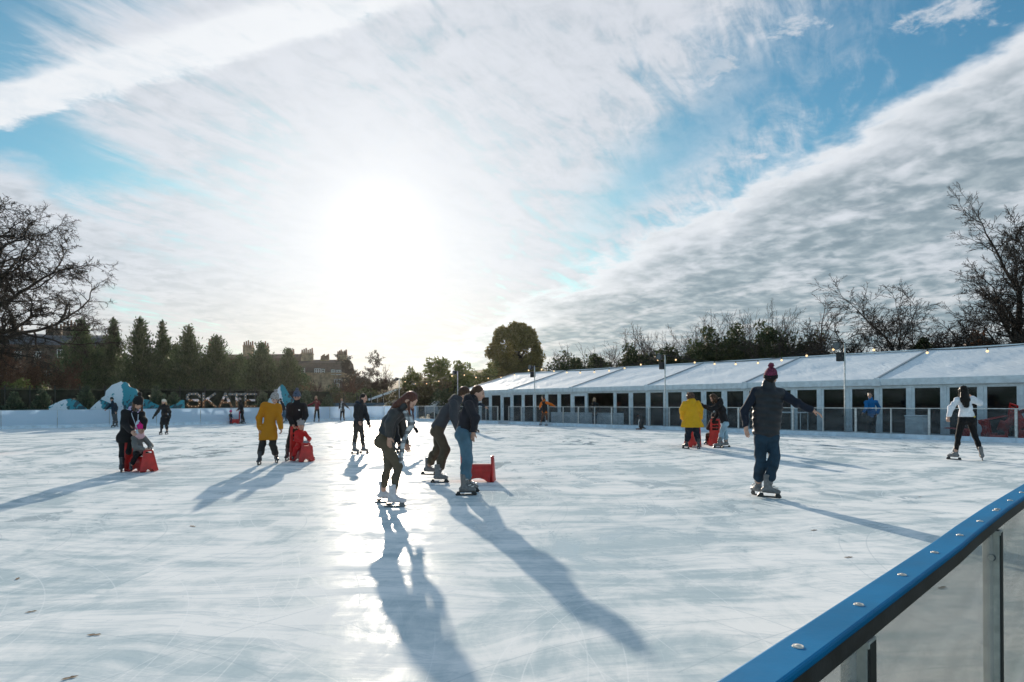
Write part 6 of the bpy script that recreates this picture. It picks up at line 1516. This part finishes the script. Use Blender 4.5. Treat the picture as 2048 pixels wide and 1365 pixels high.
solid_obj('body', S_, .035, VANM, van)
for sx in (-1.15, .95):
    for sy in (-.78, .78): mb = MB(); mb.tube([(sx, sy-.09, .33), (sx, sy+.09, .33)], .33, 16); mb.build('wheel', DARKM, van)
mb = MB(); mb.prism([(-.95, 1.15), (-.35, 1.15), (-.35, 1.48), (-.75, 1.48)], (0, -.858, 0), (1,0,0), (0,0,1), (0, -.012, 0)); mb.build('side_window', HGLASS, van)
mb = MB(); mb.prism([(-.62, 0), (.62, 0), (.55, .36), (-.55, .36)], (-1.42, 0, 1.12), (0,1,0), (.55,0,.8), (-.01, 0, .0)); mb.build('windscreen', HGLASS, van)
rp = empty('white_ramp', at(783, 66), 'pale sloping handrail of a ramp rising rightwards behind the rink corner', 'ramp'); L = rp.location
a, b_ = P(737, 800, 66), P(832, 767, 66); mb = MB(); mb.beam(a, b_, .12, .20); mb.build('handrail', TFRAME, rp, L); mb = MB(); mb.beam(a - Vector((0,0,1.0)), b_ - Vector((0,0,1.0)), 1.4, .15); mb.build('deck', ALUD, rp, L)
for i in range(8): q = a.lerp(b_, (i+.5)/8); mb = MB(); mb.tube([Vector((q.x, q.y, GROUND)), q - Vector((0,0,.08))], .04, 6); mb.build('post', ALUD, rp, L)
hillm = M('distant_hill', (.10, .095, .06), .95, .4, .06, .1)
mb = MB(); nx_ = 60; vs = []; fs = []
for j, (yy, hb) in enumerate(((250, -1), (300, .55), (360, 1.0), (440, .4), (520, -1))):
    for i in range(nx_+1): x_ = -420 + 900*i/nx_; vs.append((x_, yy, GROUND-.2 + max(0, hb)*(13 + 5*math.sin(x_*.011+1) + 2*math.sin(x_*.05+j))))
for j in range(4):
    for i in range(nx_): fs.append((j*(nx_+1)+i, j*(nx_+1)+i+1, (j+1)*(nx_+1)+i+1, (j+1)*(nx_+1)+i))
mb.add(vs, fs); tag(mb.build('distant_hill', hillm, smooth=True), kind='structure')
# ------------------------------------------------------------------ thin haze added for lens glare round the sun, one even box of air
hz = bpy.data.materials.new('glare_haze'); hz.use_nodes = True; n_ = hz.node_tree; n_.nodes.remove(n_.nodes['Principled BSDF'])
pv_ = n_.nodes.new('ShaderNodeVolumePrincipled'); pv_.inputs['Density'].default_value = .00006; pv_.inputs['Anisotropy'].default_value = .78; pv_.inputs['Color'].default_value = (1.0, .95, .88, 1)
n_.links.new(pv_.outputs[0], n_.nodes['Material Output'].inputs['Volume'])
tag(MB().box(-450, 510, -60, 545, -1.3, 34).build('haze', hz), kind='stuff')
